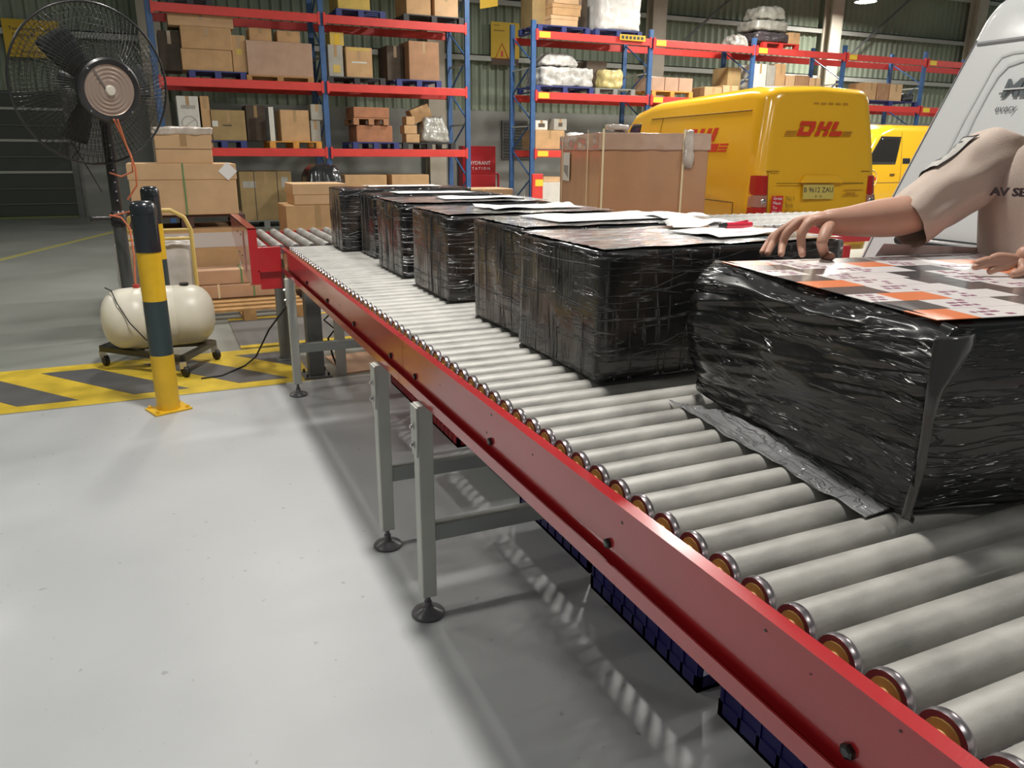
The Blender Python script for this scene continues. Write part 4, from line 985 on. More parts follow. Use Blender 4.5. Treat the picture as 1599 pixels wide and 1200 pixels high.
RL('pale carton right beside it just above the van roof, left of the third upright', 1131, 134, 1155, K_PALE)
RL('dark olive carton behind the third upright, middle level', 1156, 104, 1177, K_OLIVE, dy=0.3)
for i, (a, tp, b_, mm, nm) in enumerate(((1181, 100, 1200, K_WHITE, 'white-marked carton beside the third upright'), (1201, 102, 1214, K_GREY, 'grey carton second right of the third upright'),
        (1215, 100, 1230, K_TAN, 'tan carton third right of the third upright'), (1231, 118, 1244, K_PALE, 'pale carton above the van roof centre'), (1245, 118, 1266, K_BROWN, 'brown carton right of the pale one above the van'),
        (1267, 122, 1284, K_PALE, 'pale tan carton left of the white sacks'))):
    RL(nm+', middle level of the right rack', a, tp, b_, mm)
lump('sack', 'white sack, lower of two lying left of the fourth upright', 'sack', rx(1285, 130), RY, Z2, rx(1312, 130)-rx(1285, 130), 0.6, 0.20, FILMW, 81, amp=0.02, rad=0.09)
lump('sack', 'white sack, upper of two lying left of the fourth upright', 'sack', rx(1283, 120), RY, Z2+0.20, rx(1305, 120)-rx(1283, 120), 0.6, 0.16, FILMW, 82, amp=0.02, rad=0.07)
# right rack: bay by the second van
RP('dark blue pallet behind the small yellow van', 1352, 1438, 157, Z2, PBLUE, group=G)
for i, (a, tp, b_, mm) in enumerate(((1335, 148, 1353, K_PALE), (1355, 129, 1372, K_TAN), (1373, 130, 1392, K_BROWN), (1393, 132, 1412, K_PALE))):
    RL(['lowest tan carton at the left', 'tall tan carton second from the left', 'brown carton third from the left', 'pale carton at the right'][i]+' of the group behind the small yellow van', a, tp, b_, mm, zb=Z2+(0.13 if i else 0))
lump('sack', 'dark bundle at the right of the cartons behind the small yellow van', 'sack', rx(1413, 148), RY, Z2+0.13, 0.42, 0.6, 0.22, PBLK, 83, amp=0.03)
# pile on the red pallet, top level
RP('red pallet on the top level of the right rack', 1192, 1248, 72, Z3, PRED, group=G)
x0 = 13.61
lump('wrapped_load', 'dark wrapped bundle at the base of the heap on the red pallet', 'wrapped load', x0, RY, Z3+0.13, 1.05, 0.9, 0.24, mat('film_dark', (0.06, 0.05, 0.055), 0.25, coat=0.4, bump=0.7, bscale=12), 75, amp=0.04)
lump('wrapped_load', 'grey film-wrapped box in the middle of the heap on the red pallet', 'wrapped load', x0+0.02, RY+0.05, Z3+0.40, 0.95, 0.8, 0.24, mat('film_grey3', (0.33, 0.32, 0.28), 0.25, var=0.2, coat=0.4, bump=0.6, bscale=12), 76, amp=0.03)
lump('wrapped_load', 'grey film-wrapped box at the top of the heap on the red pallet', 'wrapped load', x0+0.15, RY+0.1, Z3+0.67, 0.78, 0.7, 0.30, MATS['film_grey3'], 77, amp=0.05, dome=0.2)
carton('tan carton at the right foot of the heap on the red pallet', rx(1233, 60), RY-0.02, Z3+0.13, 0.34, 0.5, 0.26, K_TAN)
lump('wrapped_load', 'small crumpled clear bundle left of the red pallet', 'wrapped load', rx(1155, 60), RY+0.1, Z3, 0.42, 0.6, 0.28, mat('film_grey4', (0.40, 0.38, 0.34), 0.25, var=0.4, scale=9, coat=0.4, bump=0.8, bscale=12), 78, amp=0.04, dome=0.3)
# right rack, lowest level and floor
carton('tan carton at the left end of the lowest level of the right rack', 7.71, RY, Z1+0.02, 0.72, 0.7, 0.40, K_TAN)
carton('small white labelled carton on the tan one, lowest level of the right rack', 7.73, RY+0.05, Z1+0.425, 0.30, 0.4, 0.20, K_WHITE, sticker=[(0.5, 0.5, 0.16, 0.08, K_DARK)])
carton('small grey carton right of the small white labelled one', rx(868, 185), RY+0.05, Z1+0.425, 0.32, 0.4, 0.24, K_GREY, sticker=[(0.5, 0.5, 0.10, 0.08, K_DARK)])
lump('sack', 'white sack on the lowest level of the right rack above the strapped crate', 'sack', rx(892, 205), RY-0.02, Z1+0.02, 0.36, 0.5, 0.36, FILMW, 84, amp=0.03)
carton('white carton standing on the floor under the right rack', rx(840, 280), RY+0.05, 0.0, 0.85, 0.6, 0.80, K_WHITE, tape=False)
carton('small cream carton on top of the white one under the right rack', rx(853, 275), RY+0.1, 0.803, 0.42, 0.4, 0.12, K_PALE, tape=False)
fb = thing('warning_post', 'red floor post with a yellow plate guarding the rack upright', 'post', (rx(829, 300), RY-0.35, 0))
MB().box((-0.13, -0.03, 0), (0.13, 0.03, 1.00)).build('post', REDBEAM, fb, bevel=0.01)
MB().box((-0.06, -0.034, 0.74), (0.13, -0.03, 0.88)).build('yellow_plate', MATS['tag_yellow'], fb)

# ================================================================== WALL SIGNS, CABINET
s = thing('yellow_sign', 'yellow rectangular sign with dark lettering behind the fan', 'sign', (-2.52, 19.765, 3.27))
MB().box((0, 0, 0), (1.02, 0.012, 0.72)).build('sign_board', SIGNY, s)
text('sign_text', 'Temporary Goods', 0.105, (0.50, -0.004, 0.54), (1, 0, 0), (0, 0, 1), PRINT, s)
text('sign_text', 'Staging Area', 0.105, (0.42, -0.004, 0.42), (1, 0, 0), (0, 0, 1), PRINT, s)
text('sign_text', 'Keep clear', 0.08, (0.45, -0.004, 0.11), (1, 0, 0), (0, 0, 1), PRINT, s)
MB().bar((0.2, 0.02, 0.72), (0.2, 0.02, 0.95), 0.01).bar((0.8, 0.02, 0.72), (0.8, 0.02, 0.95), 0.01).build('hanger', DGREY, s)
s = thing('warning_sign', 'tall yellow warning sign with a red triangle between the two racks', 'sign', (8.22, 19.765, 3.62))
MB().box((0, 0, 0.16), (0.80, 0.012, 1.02)).build('sign_board', SIGNY, s)
MB().box((0.02, 0.0, 0.0), (0.78, 0.010, 0.158)).build('sign_foot', mat('sign_dark', (0.10, 0.06, 0.035), 0.5), s)
mb = MB(); tri = [(0.12, 0.14), (0.50, 0.14), (0.31, 0.52)]
for i in range(3):
    a, b_ = tri[i], tri[(i+1) % 3]; mb.bar((a[0], -0.006, a[1]), (b_[0], -0.006, b_[1]), 0.008, 0.028, up=(0, 1, 0))
mb.build('triangle', LOGOR, s)
MB().box((0.28, -0.008, 0.20), (0.34, -0.001, 0.34)).build('exclamation', LOGOR, s)
MB().prism([(0.52, 0.0), (0.70, 0.0), (0.61, 0.16)], 0, 0.004, O=(0, -0.004, 0.0), U=(1, 0, 0), V=(0, 0, 1), N=(0, -1, 0)).build('small_triangle', mat('sign_pink', (0.7, 0.5, 0.4), 0.5), s)
MB().box((0.08, -0.006, 0.80), (0.38, -0.001, 0.83)).build('line', mat('sign_line', (0.35, 0.2, 0.02), 0.5), s)
MB().box((0.08, -0.006, 0.93), (0.24, -0.001, 0.95)).build('line', MATS['sign_line'], s)
s = thing('yellow_sign', 'yellow hanging sign at the top edge of the picture between the racks', 'sign', (at(750, 8, Y=17.0).x, 17.0, at(750, 14, Y=17).z))
MB().hexa([(0, 0, 0), (0.42, 0.0, 0.09), (0.42, 0.012, 0.09), (0, 0.012, 0), (0, 0, 0.45), (0.42, 0, 0.5), (0.42, 0.012, 0.5), (0, 0.012, 0.45)]).build('sign_board', SIGNY, s)
MB().bar((0.2, 0.02, 0.4), (0.2, 0.02, 2.0), 0.01).build('hanger', DGREY, s)
s = thing('hydrant_cabinet', 'red hydrant cabinet with white lettering on the wall right of the left rack', 'cabinet', (7.33, 19.55, 0.0))
MB().box((0, 0, 0.12), (0.93, 0.30, 1.60)).build('cabinet_body', CABR, s, bevel=0.01)
MB().box((0.04, -0.012, 0.90), (0.89, 0.0, 1.52)).build('door', CABR, s, bevel=0.004)
MB().box((0.04, -0.012, 0.18), (0.89, 0.0, 0.86)).build('door', CABR, s, bevel=0.004)
text('hydrant_text', 'HYDRANT', 0.13, (0.47, -0.016, 1.17), (1, 0, 0), (0, 0, 1), PAPER, s)
text('hydrant_text', 'S T A T I O N', 0.10, (0.47, -0.016, 1.03), (1, 0, 0), (0, 0, 1), PAPER, s)
MB().box((0.05, 0.05, 0.0), (0.88, 0.25, 0.12)).build('plinth', BLACK, s)
MB().tube([(0.94, 0.1, 0.9), (1.02, 0.1, 0.9), (1.05, 0.1, 0.85), (1.05, 0.1, 0.0)], 0.03, 8).build('pipe', CABR, s, True)

# ================================================================== BIG STRAPPED CRATE
cth = 0.31
c = thing('strapped_carton', 'large film-wrapped carton with cream straps standing in front of the yellow van', 'carton', (4.08, 6.98, 0), -cth)
pb = MB()
MB().box((0, 0, 0.12), (1.13, 2.3, 1.63)).build('body', K_BROWN if 0 else mat('crate_rosy', (0.50, 0.26, 0.13), 0.35, var=0.08, scale=3, coat=0.35, bump=0.15, bscale=6), c, bevel=0.012)
m = MB(); m.bm.free(); m.bm = lumpy_box(1.16, 2.33, 0.17, 91, amp=0.008, n=22, rad=0.012)
m.build('film_wrapped_lid', FILMTAN, c, True, ang=80, loc=(-0.015, -0.015, 1.475))
for sx in (0.02, 0.85): MB().box((sx, -0.020, 0.12), (sx+0.020, -0.016, 1.68)).build('strap', STRAPY, c)
for sy in (0.5, 2.05): MB().box((-0.020, sy, 0.12), (-0.016, sy+0.024, 1.68)).build('strap', STRAPY, c)
MB().box((-0.0205, 1.55, 1.12), (-0.016, 1.98, 1.45)).build('paper_label', K_WHITE, c)
for i in range(4): MB().box((-0.022, 1.63+i*0.08, 1.16+0.02*i), (-0.0205, 1.67+i*0.08, 1.30)).build('label_print', PRINT, c)
m = MB(); m.bm.free(); m.bm = lumpy_box(0.10, 0.06, 0.38, 92, amp=0.03, n=8, rad=0.02); m.build('film_tail', FILMC, c, True, loc=(0.86, -0.05, 1.30))
m = MB(); m.bm.free(); m.bm = lumpy_box(0.22, 0.18, 0.06, 93, amp=0.03, n=8, rad=0.02); m.build('film_tail', FILMC, c, True, loc=(0.08, 0.0, 1.665))
for x in (0.0, 0.5, 1.0): MB().box((x, 0, 0.0), (x+0.12, 2.3, 0.12)).build('skid', PWOOD, c)

# ================================================================== VANS
class Van:
    """lofted body; x across, y forward from the tail, z up"""
    def __init__(s, L, hw, zt, prof, z0=0.30, tumble=0.12, rear_lean=0.10, rear_r=0.13, front_slope=0.10):
        s.L, s.hw, s.zt, s.prof, s.z0, s.tb, s.rl, s.rr, s.fs = L, hw, zt, prof, z0, tumble, rear_lean, rear_r, front_slope
    def top(s, y):
        p = s.prof
        for (a, za), (b, zb) in zip(p, p[1:]):
            if a <= y <= b: return za+(zb-za)*(y-a)/(b-a)
        return p[-1][1] if y > p[-1][0] else p[0][1]
    def width(s, y, z):
        w = s.hw
        if z > 1.0: w -= s.tb*((z-1.0)/(s.zt-1.0))**1.4
        if z < 0.5: w -= 0.03*(0.5-z)/0.2
        return w
    def ins(s, y):
        d = min(y, s.L-y); R = s.rr if y < s.L/2 else 0.35
        return R*(1-math.sqrt(max(0, 1-(1-min(1, d/R))**2)))
    def lean(s, y, z):
        k = max(0, 1-y/1.2); return s.rl*max(0, z-0.9)*k
    def sec(s, y):
        zt = s.top(y)-s.ins(y)*0.55; z0 = s.z0; pts = []
        r = 0.14
        zs = [z0, z0+0.04, 0.5, 0.8]+[0.95+(zt-r-0.95)*i/5 for i in range(6)] if zt > 1.3 else [z0+(zt-0.1-z0)*i/9 for i in range(10)]
        rr = r if zt > 1.3 else 0.1
        for z in zs: pts.append((s.width(y, z)-s.ins(y), z))
        wt = s.width(y, zt-rr)-s.ins(y)
        for i in range(1, 6):
            a = PI/2*i/5; pts.append((wt-rr*1.15*(1-math.cos(a)), zt-rr+rr*math.sin(a)))
        pts.append((0, zt+0.025))
        full = [(x, z) for x, z in pts]+[(-x, z) for x, z in pts[:-1][::-1]]
        return [Vector((x, y+s.lean(y, z), z)) for x, z in full]
    def mesh(s):
        ys = [0, 0.015, 0.04, 0.08, 0.13, 0.3]+[0.3+(s.L-0.9)*i/24 for i in range(1, 25)]+[s.L-0.4, s.L-0.25, s.L-0.12, s.L-0.05, s.L]
        mb = MB(); R = [[mb.v(p) for p in s.sec(y)] for y in ys]
        n = len(R[0])
        for a, b in zip(R, R[1:]):
            for k in range(n): mb.face([a[k], a[(k+1) % n], b[(k+1) % n], b[k]])
        mb.face(R[0]); mb.face(R[-1][::-1]); return mb
    def side(s, y, z, off=0.006, sg=-1):
        return Vector((sg*(s.width(y, z)-s.ins(y)+off), y+s.lean(y, z), z))
    def rear(s, x, z, off=0.006): return Vector((x, s.rl*max(0, z-0.9)-off, z))
    def side_patch(s, name, poly, m, t, off=0.006, sg=-1, th=0.003, n=8):
        """quad patch (y0,z0 .. 4 corners) wrapped on the side"""
        a, b, c, d = [Vector(p) for p in poly]
        mb = MB()
        mb.grid(lambda u, v: s.side(*(a.lerp(b, u)).lerp(d.lerp(c, u), v), off, sg), n, n)
        o = mb.build(name, m, t, True, ang=0); md = o.modifiers.new('t', 'SOLIDIFY'); md.thickness = th; return o
    def rear_poly(s, name, poly, m, t, off=0.004, th=0.004):
        k = s.rl; U = Vector((1, 0, 0))
        mb = MB(); a = [mb.v(s.rear(x, z, off)) for x, z in poly]; b = [mb.v(s.rear(x, z, off+th)) for x, z in poly]
        mb.face(a); mb.face(b[::-1]); q = len(poly)
        for i in range(q): mb.face([a[i], a[(i+1) % q], b[(i+1) % q], b[i]])
        return mb.build(name, m, t)
def wheel(t, x, y, r=0.32, w=0.2):
    o = MB().lathe([(0, -w/2), (r*0.62, -w/2), (r*0.95, -w/2), (r, -w/2+0.03), (r, w/2-0.03), (r*0.95, w/2), (0, w/2)], 32, o=(x, y, r), axis=(1, 0, 0)).build('wheel', BLACKR, t, True)
    sg = -1 if x < 0 else 1
    MB().lathe([(0, 0.015), (0.05, 0.015), (0.06, 0.0), (r*0.5, -0.02), (r*0.62, 0.01), (r*0.62, -0.02), (0, -0.02)], 24, o=(x+sg*w/2, y, r), axis=(sg, 0, 0)).build('hub_cap', mat('hub_grey', (0.40, 0.40, 0.40), 0.35, 0.5), o, True)
def letters(parent, place, H, m, stripes=None, ln=0.55):
    """slanted block letters D H L; place(x, z) -> point; drawn as parallelogram bars"""
    sh = 0.45
    bars = [[(0.0, 0.0, 0.36, 0.60), (0.36, 0.0, 1.16, 0.27), (-0.10, 0.70, 1.14, 1.0), (0.86, 0.27, 1.26, 0.70), (1.14, 0.70, 1.20, 0.94)],
            [(1.50, 0.0, 1.86, 0.36), (1.50, 0.44, 1.86, 1.0), (2.16, 0.0, 2.52, 0.36), (2.16, 0.44, 2.52, 1.0), (1.86, 0.44, 2.16, 0.66)],
            [(2.70, 0.44, 3.08, 1.0), (2.70, 0.0, 3.70, 0.34)]]
    def para(x0, z0, x1, z1): return [place((x0+sh*z0)*H, z0*H), place((x1+sh*z0)*H, z0*H), place((x1+sh*z1)*H, z1*H), place((x0+sh*z1)*H, z1*H)]
    def solid(name, q, mm):
        n = (q[1]-q[0]).cross(q[3]-q[0]).normalized()*0.002
        mb = MB(); mb.hexa([q[0], q[1], q[2], q[3], q[0]+n, q[1]+n, q[2]+n, q[3]+n]); return mb
    for ch, bs in zip('DHL', bars):
        mb = MB()
        for b in bs:
            q = para(*b); n = (q[1]-q[0]).cross(q[3]-q[0]).normalized()*0.002; mb.hexa([q[0], q[1], q[2], q[3], q[0]+n, q[1]+n, q[2]+n, q[3]+n])
        mb.build('logo_letter', m, parent)
    for (x0, x1) in ((-1.0, -0.12), (3.80, 4.55)):
        for z in (0.0, 0.13, 0.26):
            q = para(x0, z, x1, z+0.08); n = (q[1]-q[0]).cross(q[3]-q[0]).normalized()*0.002
            MB().hexa([q[0], q[1], q[2], q[3], q[0]+n, q[1]+n, q[2]+n, q[3]+n]).build('logo_stripe', stripes or m, parent)

SEAMV = mat('panel_gap', (0.22, 0.12, 0.005), 0.5)
# ---- big yellow delivery van
VH = 0.162
VL = Van(5.3, 0.86, 2.24, [(0, 2.20), (0.5, 2.24), (3.3, 2.20), (4.0, 2.08), (4.75, 1.30), (5.3, 0.98)], tumble=0.17, rear_lean=0.11, rear_r=0.15)
base = Vector((6.50+0.86*math.cos(VH), 7.42-0.86*math.sin(VH), 0))
V = thing('delivery_van', 'large yellow delivery van with red letters, seen from behind beyond the strapped carton', 'van', base, -VH)
VL.mesh().build('body', VANY, V, True, ang=50)
for sx in (-0.68, 0.68):
    for y in (1.0, 4.3): wheel(V, sx, y)
MB().box((-0.72, -0.07, 0.36), (0.72, 0.12, 0.60)).build('bumper', VANY, V, bevel=0.03)
# tailgate outline and creases
def line_rear(pts, w=0.010, m=SEAMV):
    for a, b_ in zip(pts, pts[1:]):
        mb = MB(); mb.bar(VL.rear(a[0], a[1], 0.002), VL.rear(b_[0], b_[1], 0.002), w, 0.006, up=(0, -1, 0)); mb.build('panel_gap', m, V)
line_rear([(-0.70, 1.24), (-0.68, 0.66)], 0.008); line_rear([(-0.72, 1.25), (-0.55, 1.25)]); line_rear([(0.60, 1.25), (0.72, 1.25)])
line_rear([(-0.58, 1.11), (-0.24, 1.11)], 0.009); line_rear([(0.34, 1.11), (0.64, 1.11)], 0.009)
pz = 0.97
MB().hexa([VL.rear(-0.27, 1.115, 0.05), VL.rear(0.34, 1.115, 0.05), VL.rear(0.34, 1.115, -0.01), VL.rear(-0.27, 1.115, -0.01),
           VL.rear(-0.19, 1.205, 0.014), VL.rear(0.27, 1.205, 0.014), VL.rear(0.27, 1.205, -0.01), VL.rear(-0.19, 1.205, -0.01)]).build('plate_hood', VANY, V, bevel=0.012)
VL.rear_poly('number_plate', [(-0.215, 1.10), (0.215, 1.10), (0.215, 0.925), (-0.215, 0.925)], PLATEY, V, off=0.004, th=0.006)
tilt = Vector((0, VL.rl, 1)).normalized()
text('plate_text', 'B 9612 ZAU', 0.088, VL.rear(0, 1.03, 0.012), (1, 0, 0), tilt, PRINT, V, sx=0.92)
text('plate_text', '01 - 22', 0.034, VL.rear(0, 0.955, 0.012), (1, 0, 0), tilt, PRINT, V)
# rear lamps wrapping the corner: red above and below a clear middle, narrowing upwards
for sg in (-1, 1):
    def sec_(z):
        k = (z-0.70)/0.48; out = 0.872-0.02*k; wid = 0.185*(1-0.55*max(0, k-0.35)**1.3)
        return out, wid
    def blk(z0, z1, mm, nm):
        (o0, w0), (o1, w1) = sec_(z0), sec_(z1); y0 = VL.rl*max(0, z0-.9)-0.010; y1 = VL.rl*max(0, z1-.9)-0.010
        # front corner chamfered: five-sided ring swept between two heights
        def ring(o_, w_, y_, z_): return [(sg*(0.70), y_, z_), (sg*(o_-0.09), y_, z_), (sg*(o_-0.015), y_+0.06, z_), (sg*o_, y_+0.10+w_*0.4, z_), (sg*0.70, y_+0.10+w_*0.4, z_)]
        mb = MB(); A = [mb.v(p) for p in ring(o0, w0, y0, z0)]; B = [mb.v(p) for p in ring(o1, w1, y1, z1)]
        mb.face(A); mb.face(B[::-1])
        for i in range(5): mb.face([A[i], A[(i+1) % 5], B[(i+1) % 5], B[i]])
        mb.build(nm, mm, V, bevel=0.01)
    blk(0.70, 0.83, LENSR, 'rear_lamp'); blk(0.832, 0.97, LENSC, 'rear_lamp_clear'); blk(0.972, 1.20, LENSR, 'rear_lamp')
    MB().lathe([(0, 0.012), (0.028, 0.008), (0.036, 0.0), (0, 0)], 16, o=(sg*0.755, VL.rl*0.0-0.008, 0.90), axis=(0, -1, 0)).build('reflector', STEEL, V, True)
letters(V, lambda x, z: VL.rear(-0.34+x, 1.66+z, 0.008), 0.165, LOGOR, LOGOD)
for i in range(5): VL.rear_poly('small_print', [(-0.12+i*0.10, 2.02), (-0.05+i*0.10, 2.02), (-0.05+i*0.10, 2.04), (-0.12+i*0.10, 2.04)], LOGOD, V, off=0.007, th=0.001)
st = VL.rear_poly('red_sticker', [(-0.645, 0.735), (-0.49, 0.735), (-0.48, 0.965), (-0.635, 0.965)], mat('sticker_red', (0.62, 0.02, 0.03), 0.4), V, off=0.004, th=0.002)
for i, w in enumerate(('Great', 'Place', 'To', 'Work')): text('sticker_text', w, 0.052, VL.rear(-0.62, 0.935-i*0.055, 0.009), (1, 0, 0), tilt, PAPER, V, align='LEFT')
for i, w in enumerate(('No.1', 'Best', 'Workplace')): text('slogan_text', w, 0.078, VL.rear(-0.45, 0.935-i*0.082, 0.006), (1, 0, 0), tilt, mat('text_olive', (0.25, 0.14, 0.01), 0.5), V, align='LEFT', sx=0.8)
letters(V, lambda x, z: VL.rear(0.38+x, 0.96+z, 0.006), 0.042, LOGOD, LOGOD)
line_rear([(0.36, 1.03), (0.64, 1.03)], 0.006, LOGOD)
for dx in (0.0, 0.10): VL.rear_poly('ink_mark', [(0.36+dx, 0.72), (0.40+dx, 0.725), (0.44+dx, 0.79), (0.41+dx, 0.79)], PRINT, V, off=0.005, th=0.001)
VL.rear_poly('bumper_pad', [(-0.08, 0.66), (0.16, 0.66), (0.18, 0.755), (-0.04, 0.755)], mat('dark_plastic2', (0.10, 0.06, 0.05), 0.5), V, off=0.006, th=0.012)
# side: letters, stripes, cab window, gutters
letters(V, lambda x, z: VL.side(1.12+3.6*0.30-x, 1.47+z, 0.004), 0.30, LOGOR, LOGOR)
VL.side_patch('cab_window', [(4.25, 1.45), (3.62, 1.45), (3.66, 1.90), (4.02, 1.90)], GLASSD, V)
for a, b_ in (((0.35, 1.955), (3.3, 1.955)), ((2.9, 0.6), (2.9, 1.95)), ((0.5, 0.86), (1.6, 0.86)), ((0.5, 0.86), (0.5, 0.6))):
    mb = MB(); N_ = 8; pts = [VL.side(a[0]+(b_[0]-a[0])*i/N_, a[1]+(b_[1]-a[1])*i/N_, 0.001) for i in range(N_+1)]
    mb.tube(pts, 0.008, 5); mb.build('panel_gap', SEAMV, V, True)

# ---- small yellow van further back, side on
V2L = Van(4.1, 0.76, 2.05, [(0, 0.98), (0.35, 1.10), (0.50, 1.22), (1.05, 1.90), (1.5, 2.03), (4.1, 2.05)], tumble=0.12, rear_lean=0.0, rear_r=0.10)
v2b = at(1330, 300, Y=11.6); v2x = v2b.x
V2 = thing('delivery_van', 'smaller yellow van with a tinted cab window parked behind the large one', 'van', (v2x-0.40, 12.3, 0), -PI/2+0.12)
V2L.mesh().build('body', VANY, V2, True, ang=50)
for sx in (-0.66, 0.66):
    for y in (0.78, 3.3): wheel(V2, sx, y, 0.29, 0.17)
S = 1 
for sg in (-1, 1):
    V2L.side_patch('cab_window', [(0.62, 1.26), (1.60, 1.26), (1.78, 1.80), (1.12, 1.80)], GLASSD, V2, sg=sg)
    V2L.side_patch('wheel_arch', [(0.42, 0.35), (1.14, 0.35), (1.02, 0.68), (0.52, 0.68)], BLACKR, V2, sg=sg, off=0.004)
    V2L.side_patch('door_handle', [(1.45, 1.04), (1.60, 1.04), (1.60, 1.075), (1.45, 1.075)], mat('handle_brown', (0.12, 0.06, 0.01), 0.4), V2, sg=sg, off=0.012, th=0.01)
    V2L.side_patch('fuel_flap', [(1.85, 1.27), (2.10, 1.27), (2.10, 1.38), (1.85, 1.38)], BLACK, V2, sg=sg, off=0.004)
    mb = MB(); mb.tube([V2L.side(0.86+0.17*math.cos(a*PI/16), 0.98+0.17*math.sin(a*PI/16), 0.003, sg) for a in range(32)], 0.012, 4, closed=True); mb.build('round_emblem', mat('emblem_cream', (0.80, 0.62, 0.25), 0.5), V2, True)
    V2L.side_patch('emblem_bar', [(0.70, 0.95), (1.02, 0.95), (1.02, 1.01), (0.70, 1.01)], LOGOR, V2, sg=sg, off=0.005)
    for a, b_ in (((0.60, 0.9), (1.8, 0.9)), ((1.80, 0.45), (1.80, 1.9))):
        mb = MB(); mb.tube([V2L.side(a[0]+(b_[0]-a[0])*i/6, a[1]+(b_[1]-a[1])*i/6, 0.001, sg) for i in range(7)], 0.006, 4); mb.build('panel_gap', SEAMV, V2, True)

# ---- white van close behind the person
WVL = Van(4.6, 0.84, 2.14, [(0, 2.14), (0.1, 2.16), (3.9, 2.16), (4.6, 1.2)], tumble=0.20, rear_lean=-0.42, rear_r=0.08, z0=0.28)
class WV(Van):
    def lean(s, y, z): return 0.42*max(0, z-0.55)*max(0, 1-y/2.0)
WVL = WV(4.6, 0.84, 2.33, [(0, 2.31), (0.15, 2.33), (3.6, 2.33), (4.6, 1.1)], tumble=0.09, rear_r=0.10, z0=0.28)
# its tail points away from the camera, the body runs back towards and past the picture's right edge
W0 = Vector((5.16, 3.98, 0))
WVo = thing('delivery_van', 'white panel van with pressed side panel behind the person in beige', 'van', W0, PI)
WVL.mesh().build('body', VANW, WVo, True, ang=50)
for sx in (-0.72, 0.72):
    for y in (1.1, 3.7): wheel(WVo, sx, y)
GREYL = mat('gap_grey', (0.16, 0.16, 0.17), 0.5)
def wline(pts, r, m, nm='panel_gap', off=0.001):
    P = []
    for a, b_ in zip(pts, pts[1:]):
        for i in range(6): P.append(WVL.side(a[0]+(b_[0]-a[0])*i/6, a[1]+(b_[1]-a[1])*i/6, off, 1))
    P.append(WVL.side(pts[-1][0], pts[-1][1], off, 1))
    MB().tube(P, r, 6).build(nm, m, WVo, True)
wline([(0.07, 0.75), (0.07, 2.08)], 0.005, GREYL)
wline([(0.10, 2.06), (1.6, 2.06), (3.5, 2.06)], 0.012, mat('gutter', (0.30, 0.30, 0.31), 0.5))
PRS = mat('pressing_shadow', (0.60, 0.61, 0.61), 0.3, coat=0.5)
def unlean(y, z):      # station whose leaned position is y
    k = 0.42*max(0, z-0.55); return (y-k)/(1-k/2.0)
def wpts(pts): return [(unlean(y, z), z) for y, z in pts]
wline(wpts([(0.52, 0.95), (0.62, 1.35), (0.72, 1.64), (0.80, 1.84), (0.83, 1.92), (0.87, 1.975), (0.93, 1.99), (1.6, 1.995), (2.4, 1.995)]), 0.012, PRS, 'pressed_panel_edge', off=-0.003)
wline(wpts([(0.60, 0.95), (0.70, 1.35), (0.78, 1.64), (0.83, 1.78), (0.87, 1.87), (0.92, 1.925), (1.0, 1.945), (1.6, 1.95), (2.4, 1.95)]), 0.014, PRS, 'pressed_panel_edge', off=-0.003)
a_ = [WVL.side(y, z, 0.03, 1) for y, z in ((0.35, 0.92), (1.3, 0.92), (2.6, 0.92))]
MB().tube([WVL.side(0.30, 0.93, 0.02, 1)]+[WVL.side(0.36+i*0.25, 0.93, 0.03, 1) for i in range(10)], 0.032, 8).build('rub_strip', BLACKR, WVo, True)
MB().tube([WVL.side(0.55+i*0.25, 0.945, 0.055, 1) for i in range(8)], 0.010, 6).build('strip_bead', STEEL, WVo, True)
wline([(0.2, 0.84), (2.4, 0.84)], 0.006, GREYL)
fwd = (0, 1, 0)
for w, sz, yy, zz, bd in (('ME', 0.13, 0.915, 1.80, 0.004), ('every', 0.055, 0.90, 1.70, 0.0)):
    yy = unlean(yy, zz); p0 = WVL.side(yy, zz, 0.012, 1); p1 = Vector((WVL.side(yy, zz+0.1, 0.012, 1).x, p0.y, p0.z+0.1))
    text('van_lettering', w, sz, p0, (0, 1, 0), (p1-p0).normalized(), mat('letter_grey', (0.13, 0.15, 0.16), 0.5), WVo, align='LEFT', bold=bd, shear=0.25)
pa = WVL.side(unlean(0.90, 1.80), 1.80, 0.018, 1)
MB().bar(pa, pa+Vector((0, 0.26, 0)), 0.004, 0.008).build('lettering_slit', VANW, WVo)

# ================================================================== PERSON
def skin_mesh(name, nodes, edges, m, parent=None, root=None, sub=2):
    idx = {k: i for i, k in enumerate(nodes)}
    me = bpy.data.meshes.new(name); me.from_pydata([nodes[k][0] for k in nodes], [(idx[a], idx[b]) for a, b in edges], []); me.update()
    o = bpy.data.objects.new(name, me); COL.objects.link(o); me.materials.append(m)
    sm = o.modifiers.new('skin', 'SKIN'); sm.use_smooth_shade = True; sm.branch_smoothing = 0.3
    if not me.skin_vertices:
        bm = bmesh.new(); bm.from_mesh(me); bm.verts.layers.skin.verify(); bm.to_mesh(me); bm.free()
    for k, i in idx.items():
        r = nodes[k][1]; sv = me.skin_vertices[0].data[i]; sv.radius = r if isinstance(r, tuple) else (r, r); sv.use_root = (k in (root or []))
    ss = o.modifiers.new('sub', 'SUBSURF'); ss.levels = sub; ss.render_levels = sub
    if parent: o.parent = parent
    return o
PC = Vector((2.00, 1.17, 0))             # between the feet
FD = Vector((-0.80, -0.60, 0)); LD = Vector((0.60, -0.80, 0))    # facing, person's left
per = thing('person', 'person in a beige short-sleeved shirt reaching across the opened parcel with one hand', 'person', PC)
def pl_(f, l, z): return FD*f+LD*l+Vector((0, 0, z))
def w2p(v): return v-PC
RS = w2p(at(1560, 240, D=1.90)); RE = w2p(at(1428, 336, D=1.86)); RWR = w2p(at(1312, 347, D=1.80))
